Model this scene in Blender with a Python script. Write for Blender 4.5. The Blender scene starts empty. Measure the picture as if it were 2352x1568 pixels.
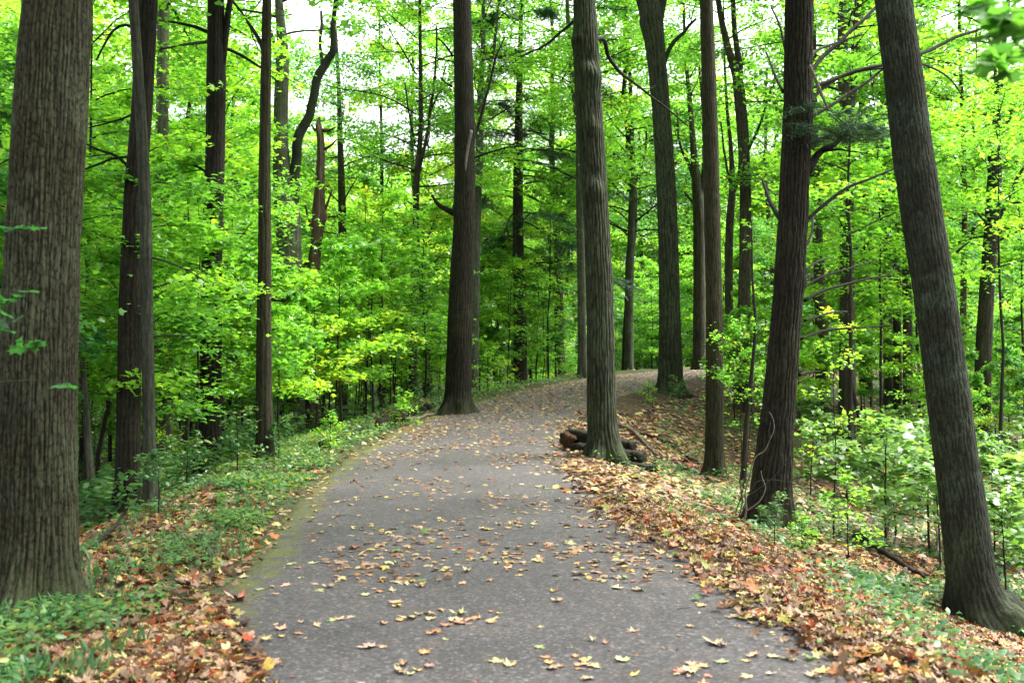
import bpy, math, random
import numpy as np

# ---------------------------------------------------------------- camera, sky, sun, exposure
scene = bpy.context.scene
COL = scene.collection
rng = np.random.default_rng(7)
random.seed(7)
R = math.radians

CAM_H = 1.6
PITCH = R(0.85)
FPX = 2352 * 35 / 36.0            # focal length in units of a 2352 x 1568 frame
cam_data = bpy.data.cameras.new("camera")
cam_data.lens = 35
cam_data.sensor_width = 36
cam_data.clip_end = 600
cam_data.clip_start = 0.05
cam_data.dof.use_dof = True
cam_data.dof.focus_distance = 14.5
cam_data.dof.aperture_fstop = 2.8
cam = bpy.data.objects.new("camera", cam_data)
COL.objects.link(cam)
cam.location = (0, 0, CAM_H)
cam.rotation_euler = (R(90) + PITCH, 0, 0)
scene.camera = cam

SUN_ELEV, SUN_AZ = R(60), R(75)   # azimuth from +Y towards +X: the sun is high on the right
world = bpy.data.worlds.new("World")
scene.world = world
world.use_nodes = True
wn = world.node_tree
wn.nodes.clear()
w_out = wn.nodes.new("ShaderNodeOutputWorld")
w_bg = wn.nodes.new("ShaderNodeBackground")
w_sky = wn.nodes.new("ShaderNodeTexSky")
w_sky.sky_type = 'NISHITA'
w_sky.sun_disc = False
w_sky.sun_elevation = SUN_ELEV
w_sky.sun_rotation = SUN_AZ
w_sky.air_density = 1.0
w_sky.dust_density = 6.0
w_sky.ozone_density = 1.0
w_hsv = wn.nodes.new("ShaderNodeHueSaturation")
w_hsv.inputs["Saturation"].default_value = 0.22      # thin bright overcast
wn.links.new(w_sky.outputs[0], w_hsv.inputs["Color"])
wn.links.new(w_hsv.outputs[0], w_bg.inputs["Color"])
w_bg.inputs["Strength"].default_value = 0.15
wn.links.new(w_bg.outputs[0], w_out.inputs["Surface"])

sun_data = bpy.data.lights.new("sun", 'SUN')
sun_data.energy = 1.5
sun_data.angle = R(22)
sun_data.color = (1.0, 0.95, 0.86)
sun = bpy.data.objects.new("sun", sun_data)
COL.objects.link(sun)
sun.rotation_euler = (R(90) - SUN_ELEV, 0, math.pi - SUN_AZ)

scene.view_settings.view_transform = 'Standard'
scene.view_settings.look = 'None'
scene.view_settings.exposure = 2.62
scene.view_settings.gamma = 1.0
cy = scene.cycles
cy.max_bounces = 7
cy.diffuse_bounces = 5
cy.glossy_bounces = 2
cy.transmission_bounces = 3
cy.transparent_max_bounces = 4
cy.caustics_reflective = False
cy.caustics_refractive = False

# ---------------------------------------------------------------- helpers
def ray(px, py):
    """direction (per metre of depth along +Y) through a point of a 2352 x 1568 frame"""
    u = (px - 1176) / FPX
    v = (784 - py) / FPX
    c, s = math.cos(PITCH), math.sin(PITCH)
    d = np.array([u, c - v * s, s + v * c])
    return d / d[1]

def at(px, py, depth):
    return np.array([0, 0, CAM_H]) + ray(px, py) * depth

def smooth(t):
    return t * t * (3 - 2 * t)

_perm = rng.permutation(4096)
def _hash(ix, iy, iz):
    h = _perm[(ix * 1) & 4095]
    h = _perm[(h + iy * 57) & 4095]
    h = _perm[(h + iz * 131) & 4095]
    return h / 4095.0
def vnoise(p):
    """value noise in 0..1 at points (..., 3)"""
    p = np.asarray(p, float)
    i = np.floor(p).astype(int)
    f = smooth(p - i)
    out = 0
    for dx in (0, 1):
        for dy in (0, 1):
            for dz in (0, 1):
                w = (f[..., 0] if dx else 1 - f[..., 0]) * (f[..., 1] if dy else 1 - f[..., 1]) * (f[..., 2] if dz else 1 - f[..., 2])
                out = out + w * _hash(i[..., 0] + dx, i[..., 1] + dy, i[..., 2] + dz)
    return out
def fbm(p, octv=3):
    a, s, t = 0.5, 0, 0
    p = np.asarray(p, float)
    for k in range(octv):
        s = s + a * vnoise(p * 2 ** k + 17.3 * k)
        t += a
        a *= 0.5
    return s / t

def mesh_np(name, verts, faces, mat, attrs=None, smooth_shade=False):
    """faces: list of (n, k) index arrays"""
    me = bpy.data.meshes.new(name)
    verts = np.ascontiguousarray(verts, dtype=np.float32)
    faces = [np.asarray(f, dtype=np.int32) for f in faces if len(f)]
    me.vertices.add(len(verts))
    me.vertices.foreach_set("co", verts.ravel())
    loops = np.concatenate([f.ravel() for f in faces])
    sizes = np.concatenate([np.full(len(f), f.shape[1], np.int32) for f in faces])
    starts = np.concatenate([[0], np.cumsum(sizes)[:-1]]).astype(np.int32)
    me.loops.add(len(loops))
    me.loops.foreach_set("vertex_index", loops)
    me.polygons.add(len(sizes))
    me.polygons.foreach_set("loop_start", starts)
    me.polygons.foreach_set("loop_total", sizes)
    if smooth_shade:
        me.polygons.foreach_set("use_smooth", np.ones(len(sizes), bool))
    for k, v in (attrs or {}).items():
        a = me.attributes.new(k, 'FLOAT', 'POINT')
        a.data.foreach_set("value", np.asarray(v, np.float32))
    me.update(calc_edges=True)
    me.materials.append(mat)
    return me

def obj(name, me, parent=None, loc=(0, 0, 0)):
    o = bpy.data.objects.new(name, me)
    COL.objects.link(o)
    o.location = loc
    if parent is not None:
        o.parent = parent
    return o

def tag(o, label=None, cat=None, group=None, kind=None):
    if label: o["label"] = label
    if cat: o["category"] = cat
    if group: o["group"] = group
    if kind: o["kind"] = kind
    return o

def empty(name, loc, label, cat, group=None, rz=0.0):
    o = bpy.data.objects.new(name, None)
    COL.objects.link(o)
    o.empty_display_size = 0.2
    o.location = loc
    o.rotation_euler = (0, 0, rz)
    return tag(o, label, cat, group)

def copy_thing(root, kids, loc, rz, sc, label, group, cat=None):
    c = root.copy()
    COL.objects.link(c)
    c.location = loc
    c.rotation_euler = (0, 0, rz)
    c.scale = (sc, sc, sc)
    c["label"] = label
    c["group"] = group
    if cat: c["category"] = cat
    for k in kids:
        d = k.copy()
        COL.objects.link(d)
        d.parent = c
    return c

class Geo:
    """collects tubes and leaves into one mesh"""
    def __init__(self):
        self.v, self.q, self.t, self.n = [], [], [], 0
        self.attr = []
    def add(self, v, quads=None, tris=None, attr=None):
        v = np.asarray(v, float)
        self.v.append(v)
        if quads is not None and len(quads): self.q.append(np.asarray(quads) + self.n)
        if tris is not None and len(tris): self.t.append(np.asarray(tris) + self.n)
        self.attr.append(np.zeros(len(v)) if attr is None else np.asarray(attr, float))
        self.n += len(v)
    def tube(self, pts, rad, seg=8, cap=True, attr=0.5):
        v, q, t = tube(pts, rad, seg, cap)
        self.add(v, q, t, np.full(len(v), attr))
    def mesh(self, name, mat, key="tint", smooth_shade=False, off=(0, 0, 0)):
        f = []
        if self.q: f.append(np.concatenate(self.q))
        if self.t: f.append(np.concatenate(self.t))
        return mesh_np(name, np.concatenate(self.v) - np.asarray(off), f, mat, {key: np.concatenate(self.attr)}, smooth_shade)

def frames(pts):
    pts = np.asarray(pts, float)
    t = np.gradient(pts, axis=0)
    t /= np.linalg.norm(t, axis=1)[:, None] + 1e-9
    ref = np.array([1.0, 0, 0]) if abs(t[0, 0]) < 0.8 else np.array([0, 1.0, 0])
    A = np.empty_like(pts)
    a = ref
    for i in range(len(pts)):
        a = a - t[i] * np.dot(a, t[i])
        a /= np.linalg.norm(a) + 1e-9
        A[i] = a
    return t, A, np.cross(t, A)

def tube(pts, rad, seg=8, cap=True):
    pts = np.asarray(pts, float)
    rad = np.broadcast_to(np.asarray(rad, float), (len(pts),))
    _, A, B = frames(pts)
    th = np.linspace(0, 2 * math.pi, seg, endpoint=False)
    v = pts[:, None, :] + rad[:, None, None] * (np.cos(th)[None, :, None] * A[:, None, :] + np.sin(th)[None, :, None] * B[:, None, :])
    n = len(pts)
    i, j = np.meshgrid(np.arange(n - 1), np.arange(seg), indexing='ij')
    q = np.stack([i * seg + j, i * seg + (j + 1) % seg, (i + 1) * seg + (j + 1) % seg, (i + 1) * seg + j], -1).reshape(-1, 4)
    v = v.reshape(-1, 3)
    tris = None
    if cap:
        k = len(v)
        v = np.concatenate([v, pts[:1], pts[-1:]])
        s = np.arange(seg)
        tris = np.concatenate([np.stack([np.full(seg, k), (s + 1) % seg, s], -1),
                               np.stack([np.full(seg, k + 1), (n - 1) * seg + s, (n - 1) * seg + (s + 1) % seg], -1)])
    return v, q, tris

def resample(pts, step, extra=None):
    """smooth resampling of a polyline (Catmull-Rom), extra columns interpolated too"""
    pts = np.asarray(pts, float)
    n = len(pts)
    P = np.concatenate([2 * pts[:1] - pts[1:2], pts, 2 * pts[-1:] - pts[-2:-1]])
    out = []
    for i in range(n - 1):
        p0, p1, p2, p3 = P[i], P[i + 1], P[i + 2], P[i + 3]
        m = max(2, int(np.linalg.norm((p2 - p1)[:3]) / step))
        t = np.linspace(0, 1, m, endpoint=False)[:, None]
        out.append(0.5 * (2 * p1 + (p2 - p0) * t + (2 * p0 - 5 * p1 + 4 * p2 - p3) * t ** 2 + (3 * p1 - p0 - 3 * p2 + p3) * t ** 3))
    out.append(pts[-1:])
    return np.concatenate(out)

# ---------------------------------------------------------------- materials
def new_mat(name):
    m = bpy.data.materials.new(name)
    m.use_nodes = True
    m.node_tree.nodes.clear()
    return m, m.node_tree

class NT:
    def __init__(self, nt): self.nt = nt
    def n(self, typ, **kw):
        nd = self.nt.nodes.new(typ)
        for k, v in kw.items():
            if k in nd.inputs: nd.inputs[k].default_value = v
            else: setattr(nd, k, v)
        return nd
    def l(self, a, b): self.nt.links.new(a, b)
    def ramp(self, fac, stops):
        r = self.nt.nodes.new("ShaderNodeValToRGB")
        e = r.color_ramp.elements
        while len(e) < len(stops): e.new(0.5)
        for el, (p, c) in zip(e, stops):
            el.position = p
            el.color = (*c, 1)
        self.l(fac, r.inputs[0])
        return r.outputs[0]
    def math(self, op, a, b=None):
        m = self.nt.nodes.new("ShaderNodeMath")
        m.operation = op
        for i, x in enumerate((a, b)):
            if x is None: continue
            if isinstance(x, (int, float)): m.inputs[i].default_value = x
            else: self.l(x, m.inputs[i])
        return m.outputs[0]
    def mix(self, fac, a, b):
        m = self.nt.nodes.new("ShaderNodeMix")
        m.data_type = 'RGBA'
        for s, x in ((m.inputs[0], fac), (m.inputs[6], a), (m.inputs[7], b)):
            if isinstance(x, (int, float)): s.default_value = x
            elif isinstance(x, tuple): s.default_value = (*x, 1)
            else: self.l(x, s)
        return m.outputs[2]
    def noise(self, vec, scale, detail=3.0, rough=0.55, dist=0.0):
        t = self.nt.nodes.new("ShaderNodeTexNoise")
        t.inputs["Scale"].default_value = scale
        t.inputs["Detail"].default_value = detail
        t.inputs["Roughness"].default_value = rough
        t.inputs["Distortion"].default_value = dist
        if vec is not None: self.l(vec, t.inputs["Vector"])
        return t.outputs[0]
    def mapping(self, vec, scale):
        m = self.nt.nodes.new("ShaderNodeMapping")
        m.inputs["Scale"].default_value = scale
        self.l(vec, m.inputs["Vector"])
        return m.outputs[0]

def leaf_material(name, stops, trans=2.05, sheen=0.03, rand=0.10, under=0.08, mixf=0.55):
    m, nt = new_mat(name)
    k = NT(nt)
    out = k.n("ShaderNodeOutputMaterial")
    a = k.n("ShaderNodeAttribute", attribute_name="tint")
    oi = k.n("ShaderNodeObjectInfo")
    r = k.math('MULTIPLY', k.math('SUBTRACT', oi.outputs["Random"], 0.5), rand)
    fac = k.math('ADD', a.outputs["Fac"], r)
    col = k.ramp(fac, stops)
    g = k.n("ShaderNodeNewGeometry")
    pale = k.mix(k.math('MULTIPLY', g.outputs["Backfacing"], under), col, (0.22, 0.30, 0.17))
    d = k.n("ShaderNodeBsdfDiffuse")
    k.l(pale, d.inputs["Color"])
    t = k.n("ShaderNodeBsdfTranslucent")
    mul = k.n("ShaderNodeVectorMath", operation='MULTIPLY')
    mul.inputs[1].default_value = (trans * 1.05, trans, trans * 0.55)
    k.l(col, mul.inputs[0])
    k.l(mul.outputs[0], t.inputs["Color"])
    mx = k.n("ShaderNodeMixShader")
    mx.inputs[0].default_value = mixf
    k.l(d.outputs[0], mx.inputs[1]); k.l(t.outputs[0], mx.inputs[2])
    gl = k.n("ShaderNodeBsdfGlossy", Roughness=0.42)
    gl.inputs["Color"].default_value = (1, 1, 1, 1)
    mx2 = k.n("ShaderNodeMixShader")
    mx2.inputs[0].default_value = sheen
    k.l(mx.outputs[0], mx2.inputs[1]); k.l(gl.outputs[0], mx2.inputs[2])
    k.l(mx2.outputs[0], out.inputs["Surface"])
    return m

GREEN = [(0.0, (0.028, 0.090, 0.020)), (0.3, (0.060, 0.182, 0.026)), (0.6, (0.116, 0.298, 0.032)), (0.85, (0.185, 0.385, 0.034)), (0.94, (0.30, 0.40, 0.035)), (1.0, (0.46, 0.38, 0.04))]
DEEP = [(0.0, (0.012, 0.06, 0.022)), (0.4, (0.03, 0.13, 0.03)), (0.75, (0.08, 0.22, 0.03)), (1.0, (0.3, 0.32, 0.03))]
M_LEAF = leaf_material("maple_foliage", GREEN)
M_LEAF_DEEP = leaf_material("deep_green_foliage", DEEP)
M_LEAF_PALE = leaf_material("pale_maple_foliage", [(0.0, (0.05, 0.13, 0.025)), (0.4, (0.10, 0.22, 0.04)), (0.75, (0.18, 0.31, 0.08)), (0.92, (0.3, 0.38, 0.08)), (1.0, (0.5, 0.36, 0.05))], sheen=0.05, under=0.3, trans=1.45)
M_COVER = leaf_material("ground_plants", [(0.0, (0.02, 0.08, 0.025)), (0.5, (0.065, 0.18, 0.06)), (0.85, (0.15, 0.28, 0.06)), (1.0, (0.35, 0.33, 0.05))], trans=1.1)
M_NEEDLE = leaf_material("conifer_needles", [(0.0, (0.014, 0.055, 0.030)), (1.0, (0.05, 0.135, 0.065))], trans=0.5, sheen=0.04, under=0.0, mixf=0.25)

LITTER = [(0.0, (0.0320, 0.0149, 0.0075)), (0.16, (0.0855, 0.0374, 0.0161)), (0.32, (0.1604, 0.0909, 0.0481)), (0.47, (0.3074, 0.2072, 0.1336)), (0.58, (0.2540, 0.1002, 0.0234)), (0.68, (0.2806, 0.0400, 0.0120)), (0.74, (0.3676, 0.2806, 0.0601)), (0.86, (0.4144, 0.3475, 0.1604)), (0.95, (0.4010, 0.2540, 0.0334)), (1.0, (0.0669, 0.1604, 0.0400))]
def litter_material():
    m, nt = new_mat("fallen_leaves")
    k = NT(nt)
    out = k.n("ShaderNodeOutputMaterial")
    a = k.n("ShaderNodeAttribute", attribute_name="tint")
    col = k.ramp(a.outputs["Fac"], LITTER)
    g = k.n("ShaderNodeNewGeometry")
    nz = k.noise(g.outputs["Position"], 55, 3)
    col = k.mix(k.ramp(nz, [(0.5, (0, 0, 0)), (0.75, (0.45, 0.45, 0.45))]), col, (0.10, 0.05, 0.025))
    p = k.n("ShaderNodeBsdfPrincipled", Roughness=0.6)
    k.l(col, p.inputs["Base Color"])
    p.inputs["Specular IOR Level"].default_value = 0.35
    t = k.n("ShaderNodeBsdfTranslucent")
    k.l(col, t.inputs["Color"])
    mx = k.n("ShaderNodeMixShader")
    mx.inputs[0].default_value = 0.18
    k.l(p.outputs[0], mx.inputs[1]); k.l(t.outputs[0], mx.inputs[2])
    k.l(mx.outputs[0], out.inputs["Surface"])
    return m
M_LITTER = litter_material()
def single_leaf_material():
    m, nt = new_mat("fallen_leaf")
    k = NT(nt)
    out = k.n("ShaderNodeOutputMaterial")
    oi = k.n("ShaderNodeObjectInfo")
    tc = k.n("ShaderNodeTexCoord")
    a = k.n("ShaderNodeAttribute", attribute_name="tint")
    nz = k.noise(tc.outputs["Object"], 5, 4)
    col = k.mix(k.ramp(nz, [(0.45, (0, 0, 0)), (0.75, (0.6, 0.6, 0.6))]), oi.outputs["Color"], (0.17, 0.075, 0.03))
    col = k.mix(k.math('MULTIPLY', a.outputs["Fac"], 0.35), col, (0.62, 0.5, 0.3))
    p = k.n("ShaderNodeBsdfPrincipled", Roughness=0.55)
    k.l(col, p.inputs["Base Color"])
    p.inputs["Specular IOR Level"].default_value = 0.4
    k.l(p.outputs[0], out.inputs["Surface"])
    return m
M_ONE_LEAF = single_leaf_material()

def bark_material(name, dark, light, lichen, fz=5.0, fx=38.0, lich=0.35, bump=0.6, use_ridge=True, plate=(30, 8), crack=0.5, moss=True):
    m, nt = new_mat(name)
    k = NT(nt)
    out = k.n("ShaderNodeOutputMaterial")
    tc = k.n("ShaderNodeTexCoord")
    wob = k.n("ShaderNodeTexNoise", Scale=7.0, Detail=2.0)
    k.l(tc.outputs["Object"], wob.inputs["Vector"])
    ws = k.n("ShaderNodeVectorMath", operation='SCALE')
    ws.inputs["Scale"].default_value = 0.06
    k.l(wob.outputs["Color"], ws.inputs[0])
    wa = k.n("ShaderNodeVectorMath", operation='ADD')
    k.l(tc.outputs["Object"], wa.inputs[0]); k.l(ws.outputs[0], wa.inputs[1])
    vor = k.n("ShaderNodeTexVoronoi", feature='DISTANCE_TO_EDGE')
    k.l(k.mapping(wa.outputs[0], (plate[0], plate[0], plate[1])), vor.inputs["Vector"])
    vor.inputs["Scale"].default_value = 1.0
    cr = k.ramp(vor.outputs["Distance"], [(0.0, (0, 0, 0)), (0.22, (1, 1, 1))])
    n1 = k.noise(k.mapping(tc.outputs["Object"], (fx, fx, fz * 3.0)), 1.0, 5, 0.65, 0.8)
    n2 = k.noise(k.mapping(tc.outputs["Object"], (fx * 3, fx * 3, fx)), 1.0, 4, 0.65)
    n3 = k.noise(tc.outputs["Object"], 2.6, 5, 0.62)
    if use_ridge:
        a = k.n("ShaderNodeAttribute", attribute_name="ridge")
        h = k.math('ADD', k.math('MULTIPLY', a.outputs["Fac"], 0.38), k.math('MULTIPLY', n1, 0.42))
    else:
        h = k.math('ADD', k.math('MULTIPLY', n1, 0.6), 0.1)
    h = k.math('ADD', h, k.math('MULTIPLY', cr, crack * 0.3))
    h2 = k.math('ADD', h, k.math('MULTIPLY', k.math('SUBTRACT', n2, 0.5), 0.75))
    col = k.ramp(h2, [(0.32, dark), (0.58, tuple(x * 0.55 + y * 0.45 for x, y in zip(dark, light))), (0.9, tuple(x * 1.15 for x in light))])
    lf = k.math('MULTIPLY', k.ramp(n3, [(0.46, (0, 0, 0)), (0.62, (1, 1, 1))]), k.ramp(h2, [(0.4, (0.1, 0.1, 0.1)), (0.8, (1, 1, 1))]))
    col = k.mix(k.math('MULTIPLY', lf, lich), col, lichen)
    sp = k.n("ShaderNodeSeparateXYZ")
    k.l(tc.outputs["Object"], sp.inputs[0])
    foot = k.math('MULTIPLY', k.math('SUBTRACT', 1.3, sp.outputs[2]), 0.45)
    mo = k.math('ADD', foot, k.math('MULTIPLY', k.math('SUBTRACT', n3, 0.5), 2.2))
    if moss: col = k.mix(k.ramp(mo, [(0.35, (0, 0, 0)), (0.9, (0.7, 0.7, 0.7))]), col, (0.026, 0.034, 0.013))
    blot = k.ramp(k.noise(tc.outputs["Object"], 1.1, 4, 0.6), [(0.3, (0.7, 0.7, 0.72)), (0.7, (1.25, 1.22, 1.15))])
    mb = k.n("ShaderNodeVectorMath", operation='MULTIPLY')
    k.l(col, mb.inputs[0]); k.l(blot, mb.inputs[1])
    col = mb.outputs[0]
    p = k.n("ShaderNodeBsdfPrincipled", Roughness=0.9)
    p.inputs["Specular IOR Level"].default_value = 0.15
    k.l(col, p.inputs["Base Color"])
    b = k.n("ShaderNodeBump", Strength=bump, Distance=0.015)
    k.l(h2, b.inputs["Height"])
    k.l(b.outputs[0], p.inputs["Normal"])
    k.l(p.outputs[0], out.inputs["Surface"])
    return m

M_BARK_GREY = bark_material("furrowed_grey_bark", (0.0047, 0.0045, 0.0022), (0.0323, 0.0328, 0.0168), (0.0546, 0.0692, 0.0400), lich=0.55, plate=(27, 15), crack=1.0)
M_BARK_LEAN = bark_material("mossy_grey_bark", (0.0052, 0.0059, 0.0033), (0.0239, 0.0284, 0.0167), (0.0450, 0.0692, 0.0445), fz=9, fx=30, lich=0.65, plate=(36, 11))
M_BARK_PLATE = bark_material("plated_grey_bark", (0.0059, 0.0066, 0.0034), (0.0404, 0.0480, 0.0279), (0.0418, 0.0631, 0.0298), fz=3, fx=30, lich=0.5, plate=(18, 4), crack=0.7)
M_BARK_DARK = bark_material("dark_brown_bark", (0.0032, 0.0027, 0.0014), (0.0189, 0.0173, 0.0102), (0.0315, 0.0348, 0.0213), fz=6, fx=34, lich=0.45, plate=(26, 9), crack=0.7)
M_BARK_DARKFAR = bark_material("hazed_dark_bark", (0.0116, 0.0100, 0.0061), (0.0445, 0.0410, 0.0254), (0.0610, 0.0681, 0.0422), fz=6, fx=24, lich=0.45, plate=(18, 6))  # lighter copy of the dark bark: distance haze painted into far trunks
M_BARK_FINE = bark_material("fine_brown_bark", (0.0091, 0.0083, 0.0043), (0.0434, 0.0409, 0.0216), (0.0434, 0.0511, 0.0265), fz=5, fx=45, lich=0.35, plate=(44, 10))
M_BARK_PALE = bark_material("pale_smooth_bark", (0.0365, 0.0404, 0.0264), (0.0912, 0.0990, 0.0670), (0.1217, 0.1368, 0.0940), fz=9, fx=10, lich=0.6, bump=0.25, plate=(12, 9), crack=0.25)
M_BARK_MID = bark_material("smooth_grey_green_bark", (0.0133, 0.0150, 0.0096), (0.0378, 0.0433, 0.0284), (0.0534, 0.0650, 0.0423), fz=9, fx=14, lich=0.6, bump=0.3, plate=(16, 9), crack=0.3)
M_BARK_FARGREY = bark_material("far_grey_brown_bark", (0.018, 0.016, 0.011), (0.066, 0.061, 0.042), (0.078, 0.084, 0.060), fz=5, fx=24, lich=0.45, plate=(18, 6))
M_BARK_BACK = bark_material("hazed_woodland_bark", (0.0144, 0.0132, 0.0073), (0.0575, 0.0542, 0.0326), (0.0754, 0.0868, 0.0513), fz=3, fx=22, lich=0.4, use_ridge=False, plate=(16, 4))  # brightened so the colour carries the haze over background trees
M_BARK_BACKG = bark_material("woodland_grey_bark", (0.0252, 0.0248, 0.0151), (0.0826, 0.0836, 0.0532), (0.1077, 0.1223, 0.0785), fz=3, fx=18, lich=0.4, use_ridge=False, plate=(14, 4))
M_SNAG = bark_material("bare_reddish_wood", (0.0337, 0.0209, 0.0124), (0.1047, 0.0759, 0.0503), (0.1346, 0.1223, 0.0968), fz=4, fx=20, lich=0.4, plate=(20, 3), moss=False)
M_TWIG = bark_material("twig_bark", (0.014, 0.012, 0.009), (0.050, 0.043, 0.032), (0.085, 0.088, 0.066), fz=20, fx=30, lich=0.3, use_ridge=False, plate=(30, 20), crack=0.1, moss=False)
M_DEADWOOD = bark_material("dead_grey_wood", (0.070, 0.060, 0.046), (0.200, 0.180, 0.150), (0.240, 0.228, 0.200), fz=20, fx=30, lich=0.4, use_ridge=False, plate=(30, 10), crack=0.2, moss=False)
M_ROT = bark_material("rotten_dark_wood", (0.005, 0.004, 0.003), (0.026, 0.020, 0.013), (0.022, 0.030, 0.010), fz=30, fx=14, lich=0.5, use_ridge=False, plate=(14, 14), crack=0.5, moss=False)
M_ROT_ORANGE = bark_material("rotten_orange_wood", (0.010, 0.006, 0.003), (0.085, 0.038, 0.012), (0.045, 0.030, 0.016), fz=20, fx=18, lich=0.6, use_ridge=False, plate=(16, 12), crack=0.6, moss=False)

def ground_material():
    m, nt = new_mat("forest_floor")
    k = NT(nt)
    out = k.n("ShaderNodeOutputMaterial")
    g = k.n("ShaderNodeNewGeometry")
    v = k.n("ShaderNodeTexVoronoi", Scale=14.0)
    k.l(g.outputs["Position"], v.inputs["Vector"])
    sep = k.n("ShaderNodeSeparateColor")
    k.l(v.outputs["Color"], sep.inputs[0])
    leafy = k.ramp(sep.outputs[0], [(0.0, (0.0135, 0.0077, 0.0046)), (0.3, (0.0385, 0.0212, 0.0116)), (0.55, (0.0655, 0.0385, 0.0212)), (0.8, (0.0924, 0.0539, 0.0270)), (1.0, (0.1155, 0.0847, 0.0385))])
    soil = k.ramp(k.noise(g.outputs["Position"], 30, 4), [(0.3, (0.010, 0.008, 0.006)), (0.7, (0.036, 0.027, 0.019))])
    col = k.mix(k.ramp(k.noise(g.outputs["Position"], 2.2, 4), [(0.35, (0.25, 0.25, 0.25)), (0.6, (0.9, 0.9, 0.9))]), soil, leafy)
    a = k.n("ShaderNodeAttribute", attribute_name="green")
    gn = k.noise(g.outputs["Position"], 9, 4)
    moss = k.ramp(k.noise(g.outputs["Position"], 26, 3), [(0.3, (0.012, 0.032, 0.010)), (0.7, (0.04, 0.09, 0.022))])
    gf = k.ramp(k.math('ADD', gn, k.math('SUBTRACT', a.outputs["Fac"], 0.72)), [(0.42, (0, 0, 0)), (0.68, (0.6, 0.6, 0.6))])
    col = k.mix(gf, col, moss)
    p = k.n("ShaderNodeBsdfPrincipled", Roughness=0.9)
    p.inputs["Specular IOR Level"].default_value = 0.2
    k.l(col, p.inputs["Base Color"])
    b = k.n("ShaderNodeBump", Strength=0.8, Distance=0.04)
    k.l(k.math('ADD', v.outputs["Distance"], k.noise(g.outputs["Position"], 20, 4)), b.inputs["Height"])
    k.l(b.outputs[0], p.inputs["Normal"])
    k.l(p.outputs[0], out.inputs["Surface"])
    return m
M_GROUND = ground_material()

def asphalt_material():
    m, nt = new_mat("worn_asphalt")
    k = NT(nt)
    out = k.n("ShaderNodeOutputMaterial")
    g = k.n("ShaderNodeNewGeometry")
    v = k.n("ShaderNodeTexVoronoi", Scale=58.0)
    k.l(g.outputs["Position"], v.inputs["Vector"])
    sep = k.n("ShaderNodeSeparateColor")
    k.l(v.outputs["Color"], sep.inputs[0])
    stone = k.ramp(sep.outputs[0], [(0.0, (0.0239, 0.0223, 0.0240)), (0.45, (0.0457, 0.0426, 0.0448)), (0.8, (0.0743, 0.0694, 0.0720)), (0.93, (0.1086, 0.1027, 0.1033)), (1.0, (0.1828, 0.1692, 0.1660))])
    base = k.ramp(k.noise(g.outputs["Position"], 110, 4, 0.7), [(0.3, (0.0239, 0.0223, 0.0235)), (0.7, (0.0696, 0.0653, 0.0683))])
    col = k.mix(0.68, base, stone)
    big = k.ramp(k.noise(g.outputs["Position"], 0.8, 5, 0.6), [(0.3, (0.62, 0.62, 0.62)), (0.7, (1.1, 1.08, 1.07))])
    mul = k.n("ShaderNodeVectorMath", operation='MULTIPLY')
    k.l(col, mul.inputs[0]); k.l(big, mul.inputs[1])
    col = mul.outputs[0]
    # fine brown leaf dust in patches
    col = k.mix(k.ramp(k.noise(g.outputs["Position"], 5.5, 5, 0.65), [(0.5, (0, 0, 0)), (0.75, (0.35, 0.35, 0.35))]), col, (0.10, 0.07, 0.05))
    a = k.n("ShaderNodeAttribute", attribute_name="edge")
    mf = k.math('ADD', a.outputs["Fac"], k.math('MULTIPLY', k.math('SUBTRACT', k.noise(g.outputs["Position"], 3.6, 6, 0.7), 0.5), 2.4))
    mossc = k.ramp(k.noise(g.outputs["Position"], 40, 3), [(0.3, (0.036, 0.042, 0.009)), (0.7, (0.095, 0.105, 0.022))])
    col = k.mix(k.ramp(mf, [(0.62, (0, 0, 0)), (0.95, (0.85, 0.85, 0.85))]), col, mossc)
    p = k.n("ShaderNodeBsdfPrincipled", Roughness=0.8)
    p.inputs["Specular IOR Level"].default_value = 0.3
    k.l(col, p.inputs["Base Color"])
    b = k.n("ShaderNodeBump", Strength=0.6, Distance=0.006)
    k.l(k.math('ADD', sep.outputs[0], k.noise(g.outputs["Position"], 160, 2)), b.inputs["Height"])
    k.l(b.outputs[0], p.inputs["Normal"])
    k.l(p.outputs[0], out.inputs["Surface"])
    return m
M_PATH = asphalt_material()

# ---------------------------------------------------------------- terrain and path
CL = np.array([  # x, y, half width, z
    (0.2, -14, 1.75, 0.0), (0.1, -6, 1.75, 0.0), (0.0, 0, 1.8, 0.0), (-0.12, 4.9, 1.84, 0.0), (-0.30, 7.7, 1.72, 0.0), (-0.62, 10, 1.72, 0.0),
    (-0.82, 13, 1.68, 0.005), (-0.85, 15.5, 1.70, 0.04), (-0.55, 19, 1.60, 0.20), (0.25, 22.5, 1.60, 0.40), (1.65, 26.5, 1.6, 0.63),
    (3.3, 30, 1.6, 0.84), (5.6, 33.5, 1.6, 1.02), (8.5, 36.5, 1.6, 1.14), (12, 39, 1.6, 1.21), (17, 41, 1.6, 1.25), (26, 43.5, 1.6, 1.28), (45, 48, 1.6, 1.3), (80, 52, 1.6, 1.3)])
PATH = resample(CL, 0.25)
PT = np.gradient(PATH[:, :2], axis=0)
PT /= np.linalg.norm(PT, axis=1)[:, None]

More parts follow.
